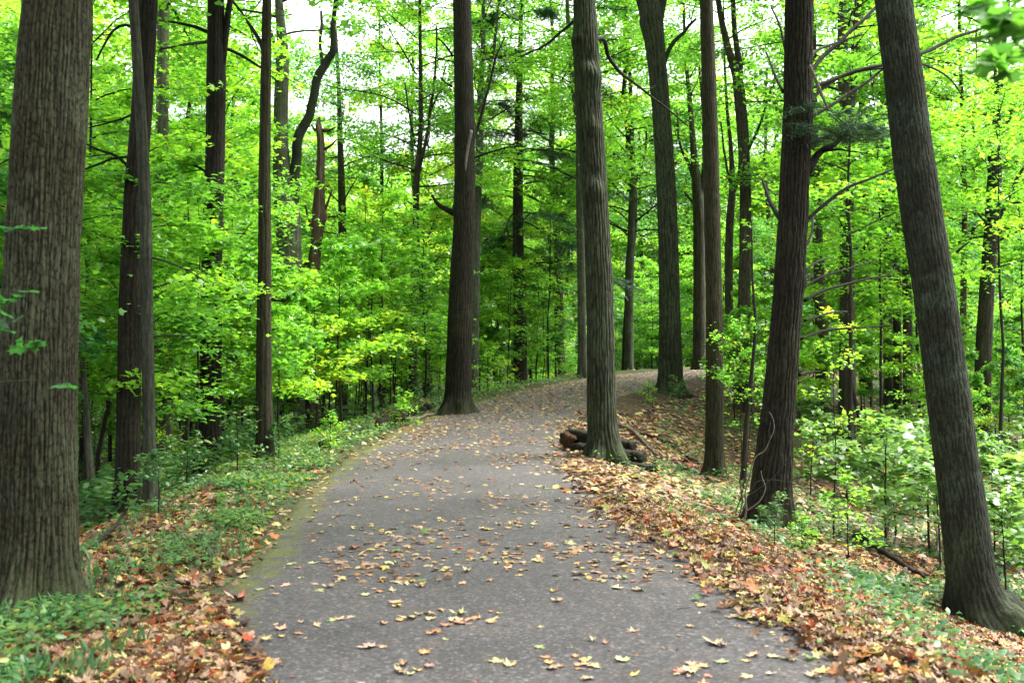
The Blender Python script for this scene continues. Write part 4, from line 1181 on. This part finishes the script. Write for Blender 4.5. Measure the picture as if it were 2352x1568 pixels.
scatter(46, -150, 2500, 66, 100, WOOD, "tall far maple", "tall maples far back in the wood", sc=(1.0, 1.35), clear=3, sep=4, avoid_gaps=True, seed=14, weights=[.25, .25, .2, .1, .2])

scatter(26, 150, 1010, 13, 30, BUSH, "leafy green bush", "bushes on the left slope", sc=(0.8, 1.5), clear=1.5, sep=0.8, seed=51)
scatter(30, 250, 1340, 30, 62, BUSH, "leafy far bush", "bushes deep in the wood on the left", sc=(1.2, 2.2), clear=2.2, sep=1.2, seed=52)
for (px, dep, k, sc) in [(985, 36, 4, 1.05), (430, 31, 2, 1.2), (1288, 41, 1, 1.1)]:
    x = (px - 1176) / FPX * dep
    WOOD[k](x, dep, sc, px * 0.01, make_label("airy woodland maple", x, dep), "tall maples of the wood")
# bushes named one by one
for (px, py, k, sc, lab) in [(925, 975, 1, 0.95, "small bright yellow-green bush on the path edge below the hollow-footed trunk"),
                             (760, 1030, 1, 0.8, "yellow-green bush at the path edge under the forked pale tree"),
                             (1120, 905, 2, 1.1, "yellow-leaved bush right beside the hollow-footed dark trunk"),
                             (1165, 890, 2, 0.8, "yellow-leaved bush between the dark trunk and the fallen dark log"),
                             (1255, 862, 1, 0.9, "yellow-green bush at the right end of the fallen dark log"),
                             (1030, 915, 2, 0.9, "yellow-leaved bush tucked behind the dark trunk on its left"),
                             (545, 1085, 0, 0.9, "green bush at the foot of the straight dark trunk"),
                             (430, 1125, 0, 0.9, "green bush left of the foot of the straight dark trunk"),
                             (640, 1062, 0, 0.7, "green bush at the foot of the thin upright trunk"),
                             (1560, 935, 0, 0.8, "broad-leaved green bush at the foot of the thick trunk by the bend"),
                             (1490, 925, 1, 0.7, "light green bush left of the foot of the thick trunk by the bend"),
                             (1780, 1268, 0, 0.55, "green bush in front of the dark pine's foot"),
                             (1840, 1262, 1, 0.5, "bright green bush right of the dark pine's foot"),
                             (1950, 1290, 2, 0.75, "yellow-green long-leaved bush left of the dark fallen branch"),
                             (365, 1190, 0, 0.8, "green bush right of the crossed trunks' feet")]:
    p = hit(px, py)
    BUSH[k](p[0], p[1], sc, random.uniform(0, 6.28), lab, "bushes by the path")

# boughs with leaves close to the camera, of young trees standing just outside the view
def near_sprig(name, label, base_xy, stem_top, leafspots, seed, size, tint, mat):
    r = np.random.default_rng(seed)
    base = np.array([base_xy[0], base_xy[1], H(*base_xy)])
    root = empty(name, base, label, "young tree")
    g, lf = Geo(), Geo()
    top = np.array([base[0], base[1], stem_top])
    stem = np.linspace(base - [0, 0, 0.2], top, 8); stem[1:-1, :2] += r.normal(0, 0.02, (6, 2))
    g.tube(stem, np.linspace(0.03, 0.008, 8), 8)
    for (px, py, dep, n, spread) in leafspots:
        p = at(px, py, dep)
        a = np.array([base[0], base[1], min(max(p[2] - 0.1, base[2] + 0.4), stem_top)])
        l = np.linspace(a, p, 8); l[:, 2] += 0.06 * np.sin(np.linspace(0, 3.14, 8))
        g.tube(l, np.linspace(0.007, 0.0015, 8), 5)
        u = r.uniform(0, 1, n) ** 0.6
        pos = p + (a - p) / np.linalg.norm(a - p) * (u * spread)[:, None] + r.normal(0, 1, (n, 3)) * np.array([0.3, 0.3, 0.13]) * spread * 0.5
        put_leaves(lf, L_FINE, pos, orient(n, 0.55, None, r), size * r.uniform(0.7, 1.2, n), np.clip(tint + r.normal(0, 0.14, n), 0, 1))
    obj("trunk", g.mesh("trunk", M_TWIG, "tint", False, base), root)
    obj("crown", lf.mesh("crown", mat, "tint", False, base), root)
near_sprig("maple_sapling", "maple sapling whose few leaves hang in front of the wide furrowed trunk", (-2.75, 4.4), 2.6,
           [(95, 520, 4.6, 6, 0.14), (75, 675, 4.5, 12, 0.22), (40, 735, 4.4, 7, 0.18), (95, 790, 4.6, 5, 0.14), (15, 715, 4.3, 6, 0.14), (185, 880, 5.0, 4, 0.12)], 1, 0.085, 0.25, M_LEAF_DEEP)
near_sprig("maple_sapling", "maple sapling whose broad blurred leaves hang into the top right corner", (2.75, 3.0), 3.3,
           [(2160, 20, 3.2, 9, 0.22), (2230, 60, 3.1, 9, 0.22), (2180, 150, 3.3, 6, 0.2), (2300, 30, 3.0, 10, 0.25), (2320, 120, 3.0, 7, 0.2), (2240, 130, 3.4, 5, 0.18), (2350, 60, 2.9, 8, 0.2)], 2, 0.12, 0.22, M_LEAF)

# a far wood that reads as one mass, closing the view
r_ = np.random.default_rng(77)
lf = Geo()
n = 52000
azim = r_.uniform(R(-40), R(40), n); dist = r_.uniform(88, 135, n)
clump = fbm(np.stack([azim * 26, dist * 0.0, r_.uniform(0, 1, n) * 0], -1), 3)
z = -3 + 24 * r_.beta(1.0, 1.5, n) * (0.35 + 1.1 * clump)
pos = np.stack([np.sin(azim) * dist, np.cos(azim) * dist, z], -1)
den = fbm(pos * np.array([0.16, 0.10, 0.26]), 3)
keep = den > 0.42
pos = pos[keep]
put_leaves(lf, L_MID, pos, orient(len(pos), 0.6, None, r_), r_.uniform(0.45, 0.95, len(pos)), np.clip(0.62 + (den[keep] - 0.5) * 0.9 + r_.normal(0, 0.1, len(pos)), 0.1, 0.95))
tag(obj("distant_woods", lf.mesh("distant_woods", M_LEAF)), "hazy mass of green foliage far behind all the trees", "woods", kind="stuff")

# ---------------------------------------------------------------- leaf litter and ground plants
def litter_tint(n, r, pale=False):
    """share of brown, tan, orange, red, yellow and green leaves"""
    c = r.choice(7, n, p=[.12, .20, .42, .06, .03, .15, .02] if pale else [.28, .18, .20, .09, .06, .15, .04])
    lo = np.array([0.02, 0.22, 0.40, 0.56, 0.66, 0.74, 0.975])[c]
    hi = np.array([0.20, 0.38, 0.52, 0.62, 0.70, 0.94, 1.0])[c]
    return r.uniform(lo, hi)
def slope_of(x, y):
    e = 0.15
    return np.stack([-(H(x + e, y) - H(x - e, y)) / (2 * e), -(H(x, y + e) - H(x, y - e)) / (2 * e), np.zeros_like(x)], -1)
def scatter_litter(name, label, n, x0, x1, d0, d1, accept, size, tmpl, seed, lift=0.03, tilt=0.35, tries=3, pale=False):
    r = np.random.default_rng(seed)
    lf = Geo()
    N = n * tries
    u = r.uniform(0, 1, N)
    dep = d0 * (d1 / d0) ** u if d1 / d0 > 1.5 else r.uniform(d0, d1, N)
    px = r.uniform(x0, x1, N)
    x = (px - 1176) / FPX * dep
    D, S, _ = path_coords(x, dep)
    pr = accept(D, S, x, dep)
    k = np.where(r.uniform(0, 1, N) < pr)[0][:n]
    x, dep = x[k], dep[k]
    z = H(x, dep) + 0.006 + r.uniform(0, lift, len(k))
    onp = D[k] < 0.02
    if onp.any(): z[onp] = np.maximum(z[onp], path_height(x[onp], dep[onp]) + 0.004 + r.uniform(0, lift, onp.sum()))
    pos = np.stack([x, dep, z], -1)
    put_leaves(lf, tmpl, pos, orient(len(k), tilt, None, r, slope_of(x, dep)), size * r.uniform(0.6, 1.25, len(k)), litter_tint(len(k), r, pale))
    return tag(obj(name, lf.mesh(name, M_LITTER, "tint")), label, "leaf litter", kind="stuff")
L_CURL = [leaf_fine(0.5, 3), leaf_fine(-0.35, 5)]
def edge_right(D, S, x, y):
    n = fbm(np.stack([x * 1.6, y * 1.6, 0 * x], -1), 3)
    return (S > 0) * np.clip((D + 0.45) / 0.6, 0, 1) ** 2 * np.clip(1.15 - (D - 1.6) / 3.0, 0.12, 1) * np.clip((n - 0.38) * 5, 0.25, 1)
def edge_left(D, S, x, y):
    n = fbm(np.stack([x * 1.3, y * 1.3, 0 * x + 3], -1), 3)
    near = np.clip((6.6 - y) / 2.2, 0, 1)
    return (S < 0) * np.clip((D + 0.14 + 0.9 * near) / 0.4, 0, 1) * np.clip(n * 4 - 1.3, 0.22, 1) * (0.5 + 0.5 * np.clip((11 - y) / 4, 0, 1)) * np.clip(1.3 - (D - 0.8) / 2.0, 0.15, 1)
def floor_any(D, S, x, y):
    n = fbm(np.stack([x * 0.8, y * 0.8, 0 * x + 3], -1), 3)
    return (D > 0.9) * np.clip((n - 0.3) * 4, 0.15, 1) * np.where(S > 0, 1, 0.5)
scatter_litter("leaf_litter", "bed of fallen brown and yellow leaves along the right path edge", 8500, 1300, 2500, 4.3, 11, edge_right, 0.084, L_CURL[0], 301, 0.035, 0.5)
scatter_litter("leaf_litter", "bed of fallen leaves below the plated trunk and timbers", 8000, 1250, 2000, 10, 22, edge_right, 0.10, L_MID, 302, 0.03, 0.4)
scatter_litter("leaf_litter", "fallen orange and brown leaves along the left path edge", 10000, -150, 800, 3.9, 11, edge_left, 0.082, L_CURL[1], 303, 0.04, 0.6)
scatter_litter("leaf_litter", "fallen leaves in the green strip left of the path", 8000, 200, 1300, 9, 30, edge_left, 0.09, L_MID, 304, 0.03, 0.4)
scatter_litter("leaf_litter", "fallen leaves covering the hollow on the right", 16000, 1350, 2500, 9, 42, floor_any, 0.11, L_MID, 305, 0.04, 0.4)
scatter_litter("leaf_litter", "fallen leaves on the forest floor down the left slope", 9000, -100, 1150, 9, 40, floor_any, 0.11, L_MID, 306, 0.04, 0.4)

def ground_cover(name, label, n, x0, x1, d0, d1, accept, size, hmax, seed, tint=0.5, mat=M_COVER, tmpl=L_OVAL, clump=1.5, thr=0.43):
    r = np.random.default_rng(seed)
    lf = Geo()
    N = n * 4
    dep = d0 * (d1 / d0) ** r.uniform(0, 1, N)
    px = r.uniform(x0, x1, N)
    x = (px - 1176) / FPX * dep
    D, S, _ = path_coords(x, dep)
    nz = fbm(np.stack([x * clump, dep * clump, 0 * x + seed], -1), 3)
    k = np.where(r.uniform(0, 1, N) < accept(D, S, x, dep) * np.clip((nz - thr) * 7, 0, 1))[0][:n]
    x, dep = x[k], dep[k]
    hgt = r.uniform(0.02, hmax, len(k)) * (0.4 + nz[k])
    pos = np.stack([x, dep, H(x, dep) + hgt], -1)
    put_leaves(lf, tmpl, pos, orient(len(k), 0.45, None, r), size * r.uniform(0.55, 1.3, len(k)), np.clip(tint + r.normal(0, 0.16, len(k)) + (nz[k] - 0.5) * 0.5, 0.02, 0.97))
    return tag(obj(name, lf.mesh(name, mat)), label, "ground cover", kind="stuff")
def cov_left(D, S, x, y):
    return (S < 0) * np.clip((D + 0.02 - 0.25 * np.clip((9 - y) / 4, 0, 1)) / 0.25, 0, 1) * np.clip(1.3 - (D - 1.6) / 2.5, 0.05, 1)
def cov_right(D, S, x, y):
    return (S > 0) * np.clip((D - 0.25) / 0.6, 0, 1) * np.where((D < 1.5) | (y < 8.5), 0.16, 0.9)
ground_cover("ground_cover", "low blue-green plants on the strip left of the path", 11000, -150, 1000, 4.2, 18, cov_left, 0.055, 0.12, 401, 0.5, thr=0.50)
ground_cover("ground_cover", "bright green verge plants along the far left path edge", 16000, 500, 1420, 9, 38, cov_left, 0.075, 0.13, 402, 0.66, thr=0.34)
ground_cover("ground_cover", "low green plants on the slope of the right hollow", 22000, 1300, 2480, 4.6, 34, cov_right, 0.065, 0.16, 403, 0.40, thr=0.45)
ground_cover("ground_cover", "low green plants on the left slope among the trunks", 24000, -100, 1200, 11, 48, lambda D, S, x, y: (S < 0) * (D > 1.8) * 0.9, 0.12, 0.55, 404, 0.5)
def grass_blades(n, x0, x1, d0, d1, seed, accept):
    r = np.random.default_rng(seed)
    lf = Geo()
    dep = d0 * (d1 / d0) ** r.uniform(0, 1, n * 3)
    px = r.uniform(x0, x1, n * 3); x = (px - 1176) / FPX * dep
    D, S, _ = path_coords(x, dep)
    nz = fbm(np.stack([x * 2, dep * 2, 0 * x + seed], -1), 2)
    k = np.where(r.uniform(0, 1, n * 3) < accept(D, S) * np.clip((nz - 0.45) * 6, 0, 1))[0][:n]
    x, dep = x[k], dep[k]
    pos = np.stack([x, dep, H(x, dep)], -1)
    Rm = orient(len(k), 0.3, None, r)
    Rm = Rm[:, :, [0, 2, 1]].copy()       # blades stand up
    put_leaves(lf, (np.array([(-0.03, 0, 0), (0.03, 0, 0), (0.02, 0.6, 0.1), (0, 1.0, 0.35)]), np.array([(0, 1, 2, 3)]), None), pos, Rm, 0.13 * r.uniform(0.5, 1.2, len(k)), np.clip(r.normal(0.33, 0.15, len(k)), 0, 0.9))
    tag(obj("grass", lf.mesh("grass", M_COVER)), "short grass tufts on the left verge of the path", "grass", kind="stuff")
grass_blades(9000, -150, 1300, 4.2, 30, 9, lambda D, S: (S < 0) * (D > 0.05) * (D < 1.6))

# fallen leaves on the path: the three hundred largest to the eye are things of their own
LEAFSHAPE = []
for i in range(8):
    tv, tq, tt = leaf_fine([0.45, -0.3, 0.2, 0.7, -0.5, 0.1, 0.35, 0.9][i], 50 + i)
    tv = tv.copy()
    rr2 = np.random.default_rng(90 + i)
    fold = rr2.uniform(-0.3, 0.5)
    tv[:, 2] += fold * np.abs(tv[:, 0]) + rr2.uniform(-0.2, 0.3) * tv[:, 1] ** 2
    tv[:, 2] -= tv[:, 2].min()
    g = Geo()
    g.add(tv, None, tt, np.clip(1 - 6 * np.abs(tv[:, 0]), 0, 1))
    st = np.array([(0, -0.33, tv[1, 2]), (0.03, -0.5, tv[1, 2] * 0.5), (0.02 * i - 0.06, -0.68, 0.01)])
    g.tube(st, [0.012, 0.010, 0.010], 4)
    LEAFSHAPE.append(g.mesh("leaf_blade", M_ONE_LEAF))
COLORS = [("pale yellow", (0.62, 0.54, 0.26), .17), ("golden yellow", (0.60, 0.42, 0.06), .10), ("dusty tan", (0.42, 0.29, 0.18), .22), ("pinkish beige", (0.46, 0.28, 0.22), .15),
          ("rusty brown", (0.22, 0.10, 0.045), .18), ("orange", (0.42, 0.15, 0.035), .08), ("dull red", (0.34, 0.06, 0.04), .06), ("light green", (0.24, 0.36, 0.12), .06)]
r_ = np.random.default_rng(2024)
def path_point(px, py):
    d = ray(px, py); t = np.arange(3, 60, 0.02)
    p = np.array([0, 0, CAM_H]) + d[None] * t[:, None]
    zz = np.interp(p[:, 1], CL[:, 1], CL[:, 3])
    return p[np.argmax(p[:, 2] < zz + 0.01)]
leaf_count = 0
def path_leaf(x, y, color, label, size, yaw, group, shape):
    D, S, Zp = path_coords(x, y)
    z = Zp[0] + 0.012 * (1 - min(1, (1 + D[0] / 1.7) ** 2)) + 0.009
    o = bpy.data.objects.new("fallen_leaf", LEAFSHAPE[shape])
    COL.objects.link(o)
    o.location = (x, y, z); o.scale = (size * r_.uniform(0.5, 1.1), size, size * r_.uniform(0.25, 1.0))
    o.rotation_euler = (r_.normal(0, 0.05), r_.normal(0, 0.05), yaw)
    o.color = (*[min(1, max(0, 0.58 * c * r_.uniform(0.75, 1.25))) for c in color], 1)
    tag(o, label, "leaf", group)
SPECIAL = [(1060, 1435, 6, 0.14, "bright red leaf in the middle of the near leaf cluster"), (1085, 1425, 5, 0.12, "orange-red leaf on the right of the near leaf cluster"), (1025, 1440, 6, 0.11, "dark red leaf on the left of the near leaf cluster"),
           (1055, 1417, 0, 0.11, "pale yellow leaf lying behind the red leaf cluster"), (1130, 1432, 2, 0.13, "curled tan leaf right of the red leaf cluster"), (995, 1460, 5, 0.12, "orange-brown leaf in front of the red leaf cluster"),
           (940, 1425, 0, 0.13, "large cream leaf left of the red leaf cluster"), (845, 1490, 3, 0.14, "big curled beige leaf at the near left of the path"), (1170, 1530, 0, 0.12, "cream yellow leaf at the bottom middle of the path"),
           (1585, 1540, 4, 0.15, "dark red-brown curled leaf on the near right of the path"), (1690, 1417, 0, 0.11, "lone pale yellow maple leaf on the near right of the path"), (1640, 1480, 2, 0.15, "broad tan leaf flat on the near right asphalt"),
           (1310, 1250, 7, 0.16, "large pale green leaf lying in mid path"), (735, 1358, 7, 0.10, "single bright green leaf on the left of the path"), (1110, 1218, 0, 0.10, "star-shaped white-green leaf in mid path"),
           (815, 1262, 6, 0.13, "red and brown leaf on the left half of the path"), (1280, 1537, 4, 0.12, "brown leaf at the bottom edge of the path"), (1190, 1285, 4, 0.1, "rust leaf alone in mid path"),
           (910, 1385, 2, 0.13, "pale tan leaf pair member left of centre"), (545, 1380, 6, 0.16, "deep red leaf where the path meets the left litter")]
for i, (px, py, c, s, lab) in enumerate(SPECIAL):
    p = path_point(px, py)
    path_leaf(p[0], p[1], COLORS[c][1], lab, s * 0.85, r_.uniform(0, 6.28), "fallen leaves on the path", i % 8)
n_leaf = 280
taken = [path_point(a, b)[:2] for a, b, *_ in SPECIAL]
probs = np.array([c[2] for c in COLORS]); probs /= probs.sum()
cnt = 0
while cnt < n_leaf:
    y = 4.0 * (12.5 / 4.0) ** r_.uniform(0, 1)
    i = np.argmin(np.abs(PATH[:, 1] - y))
    a = r_.uniform(-1.0, 1.0)
    if r_.random() > 0.45 + 0.55 * a * a: continue
    x = PATH[i, 0] + a * PATH[i, 2] * 0.98
    px, py = frame_of((x, y, 0))
    if not (0 < px < 2352 and py < 1600): continue
    if r_.random() < 0.5 and len(taken) > 5:       # small drifts
        q0 = taken[r_.integers(len(taken))]
        x, y = q0[0] + r_.normal(0, 0.12), q0[1] + r_.normal(0, 0.15)
        D, _, _ = path_coords(x, y)
        if D[0] > -0.02 or y < 3.9: continue
    taken.append((x, y))
    c = r_.choice(len(COLORS), p=probs)
    shp = "curled " if cnt % 8 in (0, 3, 4, 7) else "flat "
    path_leaf(x, y, COLORS[c][1], shp + COLORS[c][0] + " fallen maple leaf lying loose on the grey path", r_.uniform(0.04, 0.092), r_.uniform(0, 6.28), "fallen leaves on the path", cnt % 8)
    cnt += 1
# the countless rest, thicker towards the bend
def path_far(D, S, x, y):
    nz = fbm(np.stack([x * 1.1, y * 1.1, 0 * x + 7], -1), 3)
    return (D < 0) * np.clip(0.06 + (y - 13) / 20, 0.05, 0.9) * np.clip(nz * 6 - 2.5, 0.10 + 0.5 * np.clip((y - 15) / 8, 0, 1), 1)
scatter_litter("path_leaves", "fallen leaves strewn over the far part of the path", 14000, 700, 2000, 7.0, 44, path_far, 0.072, L_MID, 501, 0.012, 0.22, 9, True)
def path_near(D, S, x, y):
    return (D < 0.02) * (0.12 + 0.9 * np.clip((D + 0.6) / 0.6, 0, 1))
scatter_litter("leaf_scraps", "small leaf scraps and seeds scattered over the near path", 1500, 300, 2200, 4.0, 14, path_near, 0.026, L_OVAL, 502, 0.004, 0.2)

# ---------------------------------------------------------------- timbers, logs, sticks
def stick(name, label, cat, pts, width, mat, lift=0.0, seg=8, seed=0, twigs=0, group=None, taper=0.5, on_path=False):
    """a fallen branch through frame points, lying on the ground"""
    W = []
    for i, p in enumerate(pts):
        h = path_point(p[0], p[1]) if on_path else hit(p[0], p[1])
        rad = width / 2 * h[1] / FPX * (1 - taper * i / max(1, len(pts) - 1))
        up = p[2] if len(p) > 2 else lift
        z = (h[2] if on_path else H(h[0], h[1])) + rad * 0.8 + up
        W.append((h[0], h[1], z, rad))
    F = resample(np.array(W), 0.04)
    r = np.random.default_rng(seed)
    w = np.stack([fbm(np.stack([np.arange(len(F)) * 0.3, np.full(len(F), seed * 7.7 + c), np.zeros(len(F))], -1), 2) for c in range(3)], -1) - 0.5
    F[:, :3] += w * F[:, 3:4] * 2.0
    base = F[0, :3].copy()
    g = Geo()
    g.tube(F[:, :3], F[:, 3], seg)
    for k in range(twigs):
        i = r.integers(len(F) // 4, len(F) - 1)
        l = limb_path(F[i, :3], r.uniform(0, 6.28), r.uniform(0.1, 0.9), r.uniform(0.15, 0.5), r, 0.2, 5, 0.1)
        g.tube(l, np.linspace(F[i, 3] * 0.5, 0.002, len(l)), 5)
    return tag(obj(name, g.mesh(name, mat, "ridge", True, base), None, base), label, cat, group)
stick("fallen_branch", "pale bare branch lying on the litter beside the plated trunk and timbers", "branch", [(1422, 982), (1445, 990), (1470, 1010), (1490, 1032), (1508, 1048), (1525, 1056)], 9, M_DEADWOOD, 0.03, seed=1)
stick("fallen_branch", "dark fallen branch in the grass left of the leaning trunk", "branch", [(1962, 1248), (2000, 1272), (2040, 1300), (2080, 1325), (2125, 1352)], 17, M_ROT, 0.09, seed=2)
stick("fallen_branch", "long brown branch leaning over the bank right of the wide furrowed trunk", "branch", [(178, 1300, 0.02), (220, 1268, 0.05), (265, 1235, 0.1), (300, 1205, 0.2)], 11, M_TWIG, seed=3, twigs=2)
stick("fallen_branch", "thin dark branch arching above the hollow left of the leaning trunk", "branch", [(2030, 1270, 0.05), (2045, 1250, 0.35), (2062, 1228, 0.55), (2090, 1225, 0.72), (2120, 1215, 0.85)], 6, M_TWIG, seed=4, twigs=3)
stick("fallen_branch", "grey dead branch propped up close to the leaning trunk", "branch", [(2165, 1330, 0.05), (2150, 1280, 0.4), (2130, 1230, 0.75), (2110, 1212, 0.9)], 7, M_DEADWOOD, seed=5, twigs=3)
stick("fallen_branch", "long thin twig lying across the slope below the slim brown trunk", "branch", [(1480, 950, 0.1), (1560, 965, 0.2), (1640, 985, 0.25), (1700, 1010, 0.2)], 4, M_DEADWOOD, seed=6, twigs=3)
stick("fallen_branch", "dark thin branch on the litter in front of the slim brown trunk", "branch", [(1560, 1075), (1620, 1100), (1690, 1150), (1740, 1165)], 7, M_TWIG, 0.02, seed=7, twigs=3)
stick("fallen_branch", "dark branch half buried in leaves on the slope under the bend", "branch", [(1470, 1000), (1510, 1010), (1560, 1040), (1600, 1060)], 8, M_ROT, 0.0, seed=8)
stick("fallen_log", "dark thick log resting on the bank behind the left bend", "log", [(1190, 868, 0.05), (1215, 856, 0.2), (1245, 848, 0.45)], 27, M_ROT, seed=9, seg=14, taper=0.15)
stick("fallen_log", "mossy rotten log along the bank left of the hollow-footed dark trunk", "log", [(870, 985), (920, 965), (970, 945), (1008, 930)], 22, M_ROT, 0.0, seed=10, seg=12)
stick("fallen_log", "low mossy log under the forked pale tree by the path verge", "log", [(735, 1030), (790, 1010), (840, 992), (880, 982)], 18, M_ROT, 0.0, seed=11, seg=12)
stick("fallen_log", "thin grey log pointing at the foot of the hollow-footed dark trunk", "log", [(935, 968), (980, 958), (1014, 948)], 10, M_DEADWOOD, 0.0, seed=12)
stick("fallen_log", "brown rounded log at the foot of the dark pine on its right", "log", [(1812, 1222, 0.0), (1840, 1235, 0.0), (1862, 1245, 0.0)], 26, M_BARK_DARK, seed=13, seg=14, taper=0.2)
for i, (pts, w, lab) in enumerate([([(1374, 1398), (1384, 1378), (1396, 1362)], 3.5, "thin grey twig pointing away in the near middle right of the path"), ([(1224, 1465), (1230, 1490), (1245, 1507), (1290, 1516), (1340, 1518)], 3.5, "long bent pale twig at the bottom middle of the path"),
                                  ([(1345, 1512), (1375, 1520), (1385, 1522)], 4, "short brown twig beside the bent pale twig"), ([(770, 1187), (800, 1183), (818, 1188)], 4, "dark twig on the left of the mid path"),
                                  ([(1555, 1400), (1585, 1396), (1600, 1390)], 3, "thin brown twig in the near right of the path"), ([(720, 1290), (760, 1296), (800, 1294)], 3, "brown twig near the left path edge"),
                                  ([(1450, 1505), (1490, 1515)], 3, "short straight twig at the near right of the path")]):
    stick("twig", lab, "twig", pts, w, M_DEADWOOD if i < 2 else M_TWIG, seed=30 + i, seg=6, on_path=True)

def timber(name, label, a, b, wid, hei, seed, roll=0.0, mat=M_ROT):
    """a squared, weathered beam from a to b"""
    r = np.random.default_rng(seed)
    a, b = np.array(a, float), np.array(b, float)
    n, m = 26, 24
    t = np.linspace(0, 1, n)
    th = np.linspace(0, 2 * math.pi, m, endpoint=False)
    c, s = np.cos(th + roll), np.sin(th + roll)
    k = (np.abs(c) ** 6 + np.abs(s) ** 6) ** (-1 / 6)
    d = (b - a) / np.linalg.norm(b - a)
    side = np.cross(d, [0, 0, 1.0]); side /= np.linalg.norm(side)
    up = np.cross(side, d)
    P = a + (b - a) * t[:, None]
    nz = fbm(np.stack([np.tile(c * 2, (n, 1)), np.tile(s * 2, (n, 1)), np.repeat(t[:, None] * 6 + seed, m, 1)], -1), 3) - 0.5
    k2 = k[None] * (1 + 0.55 * nz)
    endsh = np.ones(n); endsh[[0, -1]] = 0.86
    v = P[:, None] + side * (c[None] * k2 * wid / 2 * endsh[:, None])[..., None] + up * (s[None] * k2 * hei / 2 * endsh[:, None])[..., None]
    # split ends
    v[0] -= d * (0.05 * r.uniform(0, 1, m))[:, None]; v[-1] += d * (0.05 * r.uniform(0, 1, m))[:, None]
    i, j = np.meshgrid(np.arange(n - 1), np.arange(m), indexing='ij')
    q = np.stack([i * m + j, i * m + (j + 1) % m, (i + 1) * m + (j + 1) % m, (i + 1) * m + j], -1).reshape(-1, 4)
    v = np.concatenate([v.reshape(-1, 3), a[None] + d * 0.05, b[None] - d * 0.05])
    sidx = np.arange(m)
    tr = np.concatenate([np.stack([np.full(m, n * m), (sidx + 1) % m, sidx], -1), np.stack([np.full(m, n * m + 1), (n - 1) * m + sidx, (n - 1) * m + (sidx + 1) % m], -1)])
    o = obj(name, mesh_np(name, v - a, [q, tr], mat, {"ridge": np.full(len(v), 0.5)}, False), None, a)
    return tag(o, label, "timber", "rotten timbers at the path edge")
dR = ridge_tree["depth"]
def tp(px, py, dd): return at(px, py, dR + dd)
timber("rotten_timber", "upper dark timber pointing at the path left of the plated trunk", tp(1312, 1000, 0.85), tp(1376, 1008, 0.45), 0.24, 0.22, 1)
timber("rotten_timber", "orange-brown broken timber end nearest the path by the plated trunk", tp(1296, 1004, 0.75), tp(1322, 1018, 0.6), 0.20, 0.22, 7, mat=M_ROT_ORANGE)
timber("rotten_timber", "dark timber stub leaning under the upper timber left of the plated trunk", tp(1322, 1030, 0.5), tp(1372, 1036, 0.25), 0.22, 0.20, 2)
timber("rotten_timber", "mossy rounded timber showing right behind the plated trunk", tp(1392, 1020, 0.7), tp(1454, 1030, 0.5), 0.26, 0.25, 3)
timber("rotten_timber", "black square timber below the mossy one right of the plated trunk", tp(1405, 1050, 0.4), tp(1476, 1054, 0.2), 0.25, 0.26, 4)
timber("rotten_timber", "lowest dark timber sunk in the leaves right of the plated trunk", tp(1430, 1072, 0.15), tp(1504, 1080, -0.1), 0.22, 0.18, 5)
# broken stump with a pale top by the dark fallen branch
p = hit(2070, 1345)
g = Geo()
pts = np.array([p - [0, 0, 0.1], p + [0, 0, 0.02], p + [0.01, 0, 0.07], p + [0.03, 0, 0.12], p + [0.05, 0.0, 0.17]])
g.tube(pts, [0.07, 0.05, 0.04, 0.03, 0.012], 10)
tag(obj("broken_stump", g.mesh("broken_stump", M_DEADWOOD, "ridge", True, p), None, p), "little pale splintered stump at the dark fallen branch", "stump")

# bare vine winding round the pine's foot
r_ = np.random.default_rng(8)
vb = hit(1705, 1215)
vroot = empty("bare_vine", vb, "leafless grey vine climbing at the left foot of the dark pine", "vine")
dP = pine["depth"] - 0.42
for k, pts in enumerate([[(1706, 1212, 12), (1714, 1170, 10), (1712, 1130, 7), (1722, 1090, 6), (1735, 1050, 5), (1756, 1035, 5), (1768, 1010, 5), (1778, 985, 5), (1775, 960, 4), (1766, 945, 3)],
                         [(1768, 1012, 4), (1766, 990, 4), (1770, 970, 3)], [(1712, 1175, 6), (1745, 1150, 6), (1758, 1120, 5), (1750, 1095, 4), (1748, 1080, 3)],
                         [(1700, 1208, 6), (1690, 1180, 5), (1705, 1130, 5), (1716, 1060, 4), (1722, 990, 4), (1730, 940, 3)], [(1716, 1140, 5), (1760, 1110, 5), (1790, 1080, 4), (1822, 1040, 3)],
                         [(1690, 1205, 6), (1660, 1185, 5), (1640, 1165, 4), (1600, 1150, 3)], [(1705, 1170, 5), (1735, 1110, 4), (1775, 1102, 4), (1818, 1108, 3)], [(1695, 1195, 6), (1705, 1150, 5), (1700, 1100, 4), (1712, 1040, 3)]]):
    W = np.array([np.append(at(x, y, dP - 0.06 * (k % 3)), w / 2 * dP / FPX * 0.5) for x, y, w in pts])
    F = resample(W, 0.03)
    g = Geo(); g.tube(F[:, :3], np.maximum(F[:, 3], 0.003), 7)
    obj("stem", g.mesh("stem", M_DEADWOOD if k in (0, 2) else M_TWIG, "ridge", True, vb), vroot)
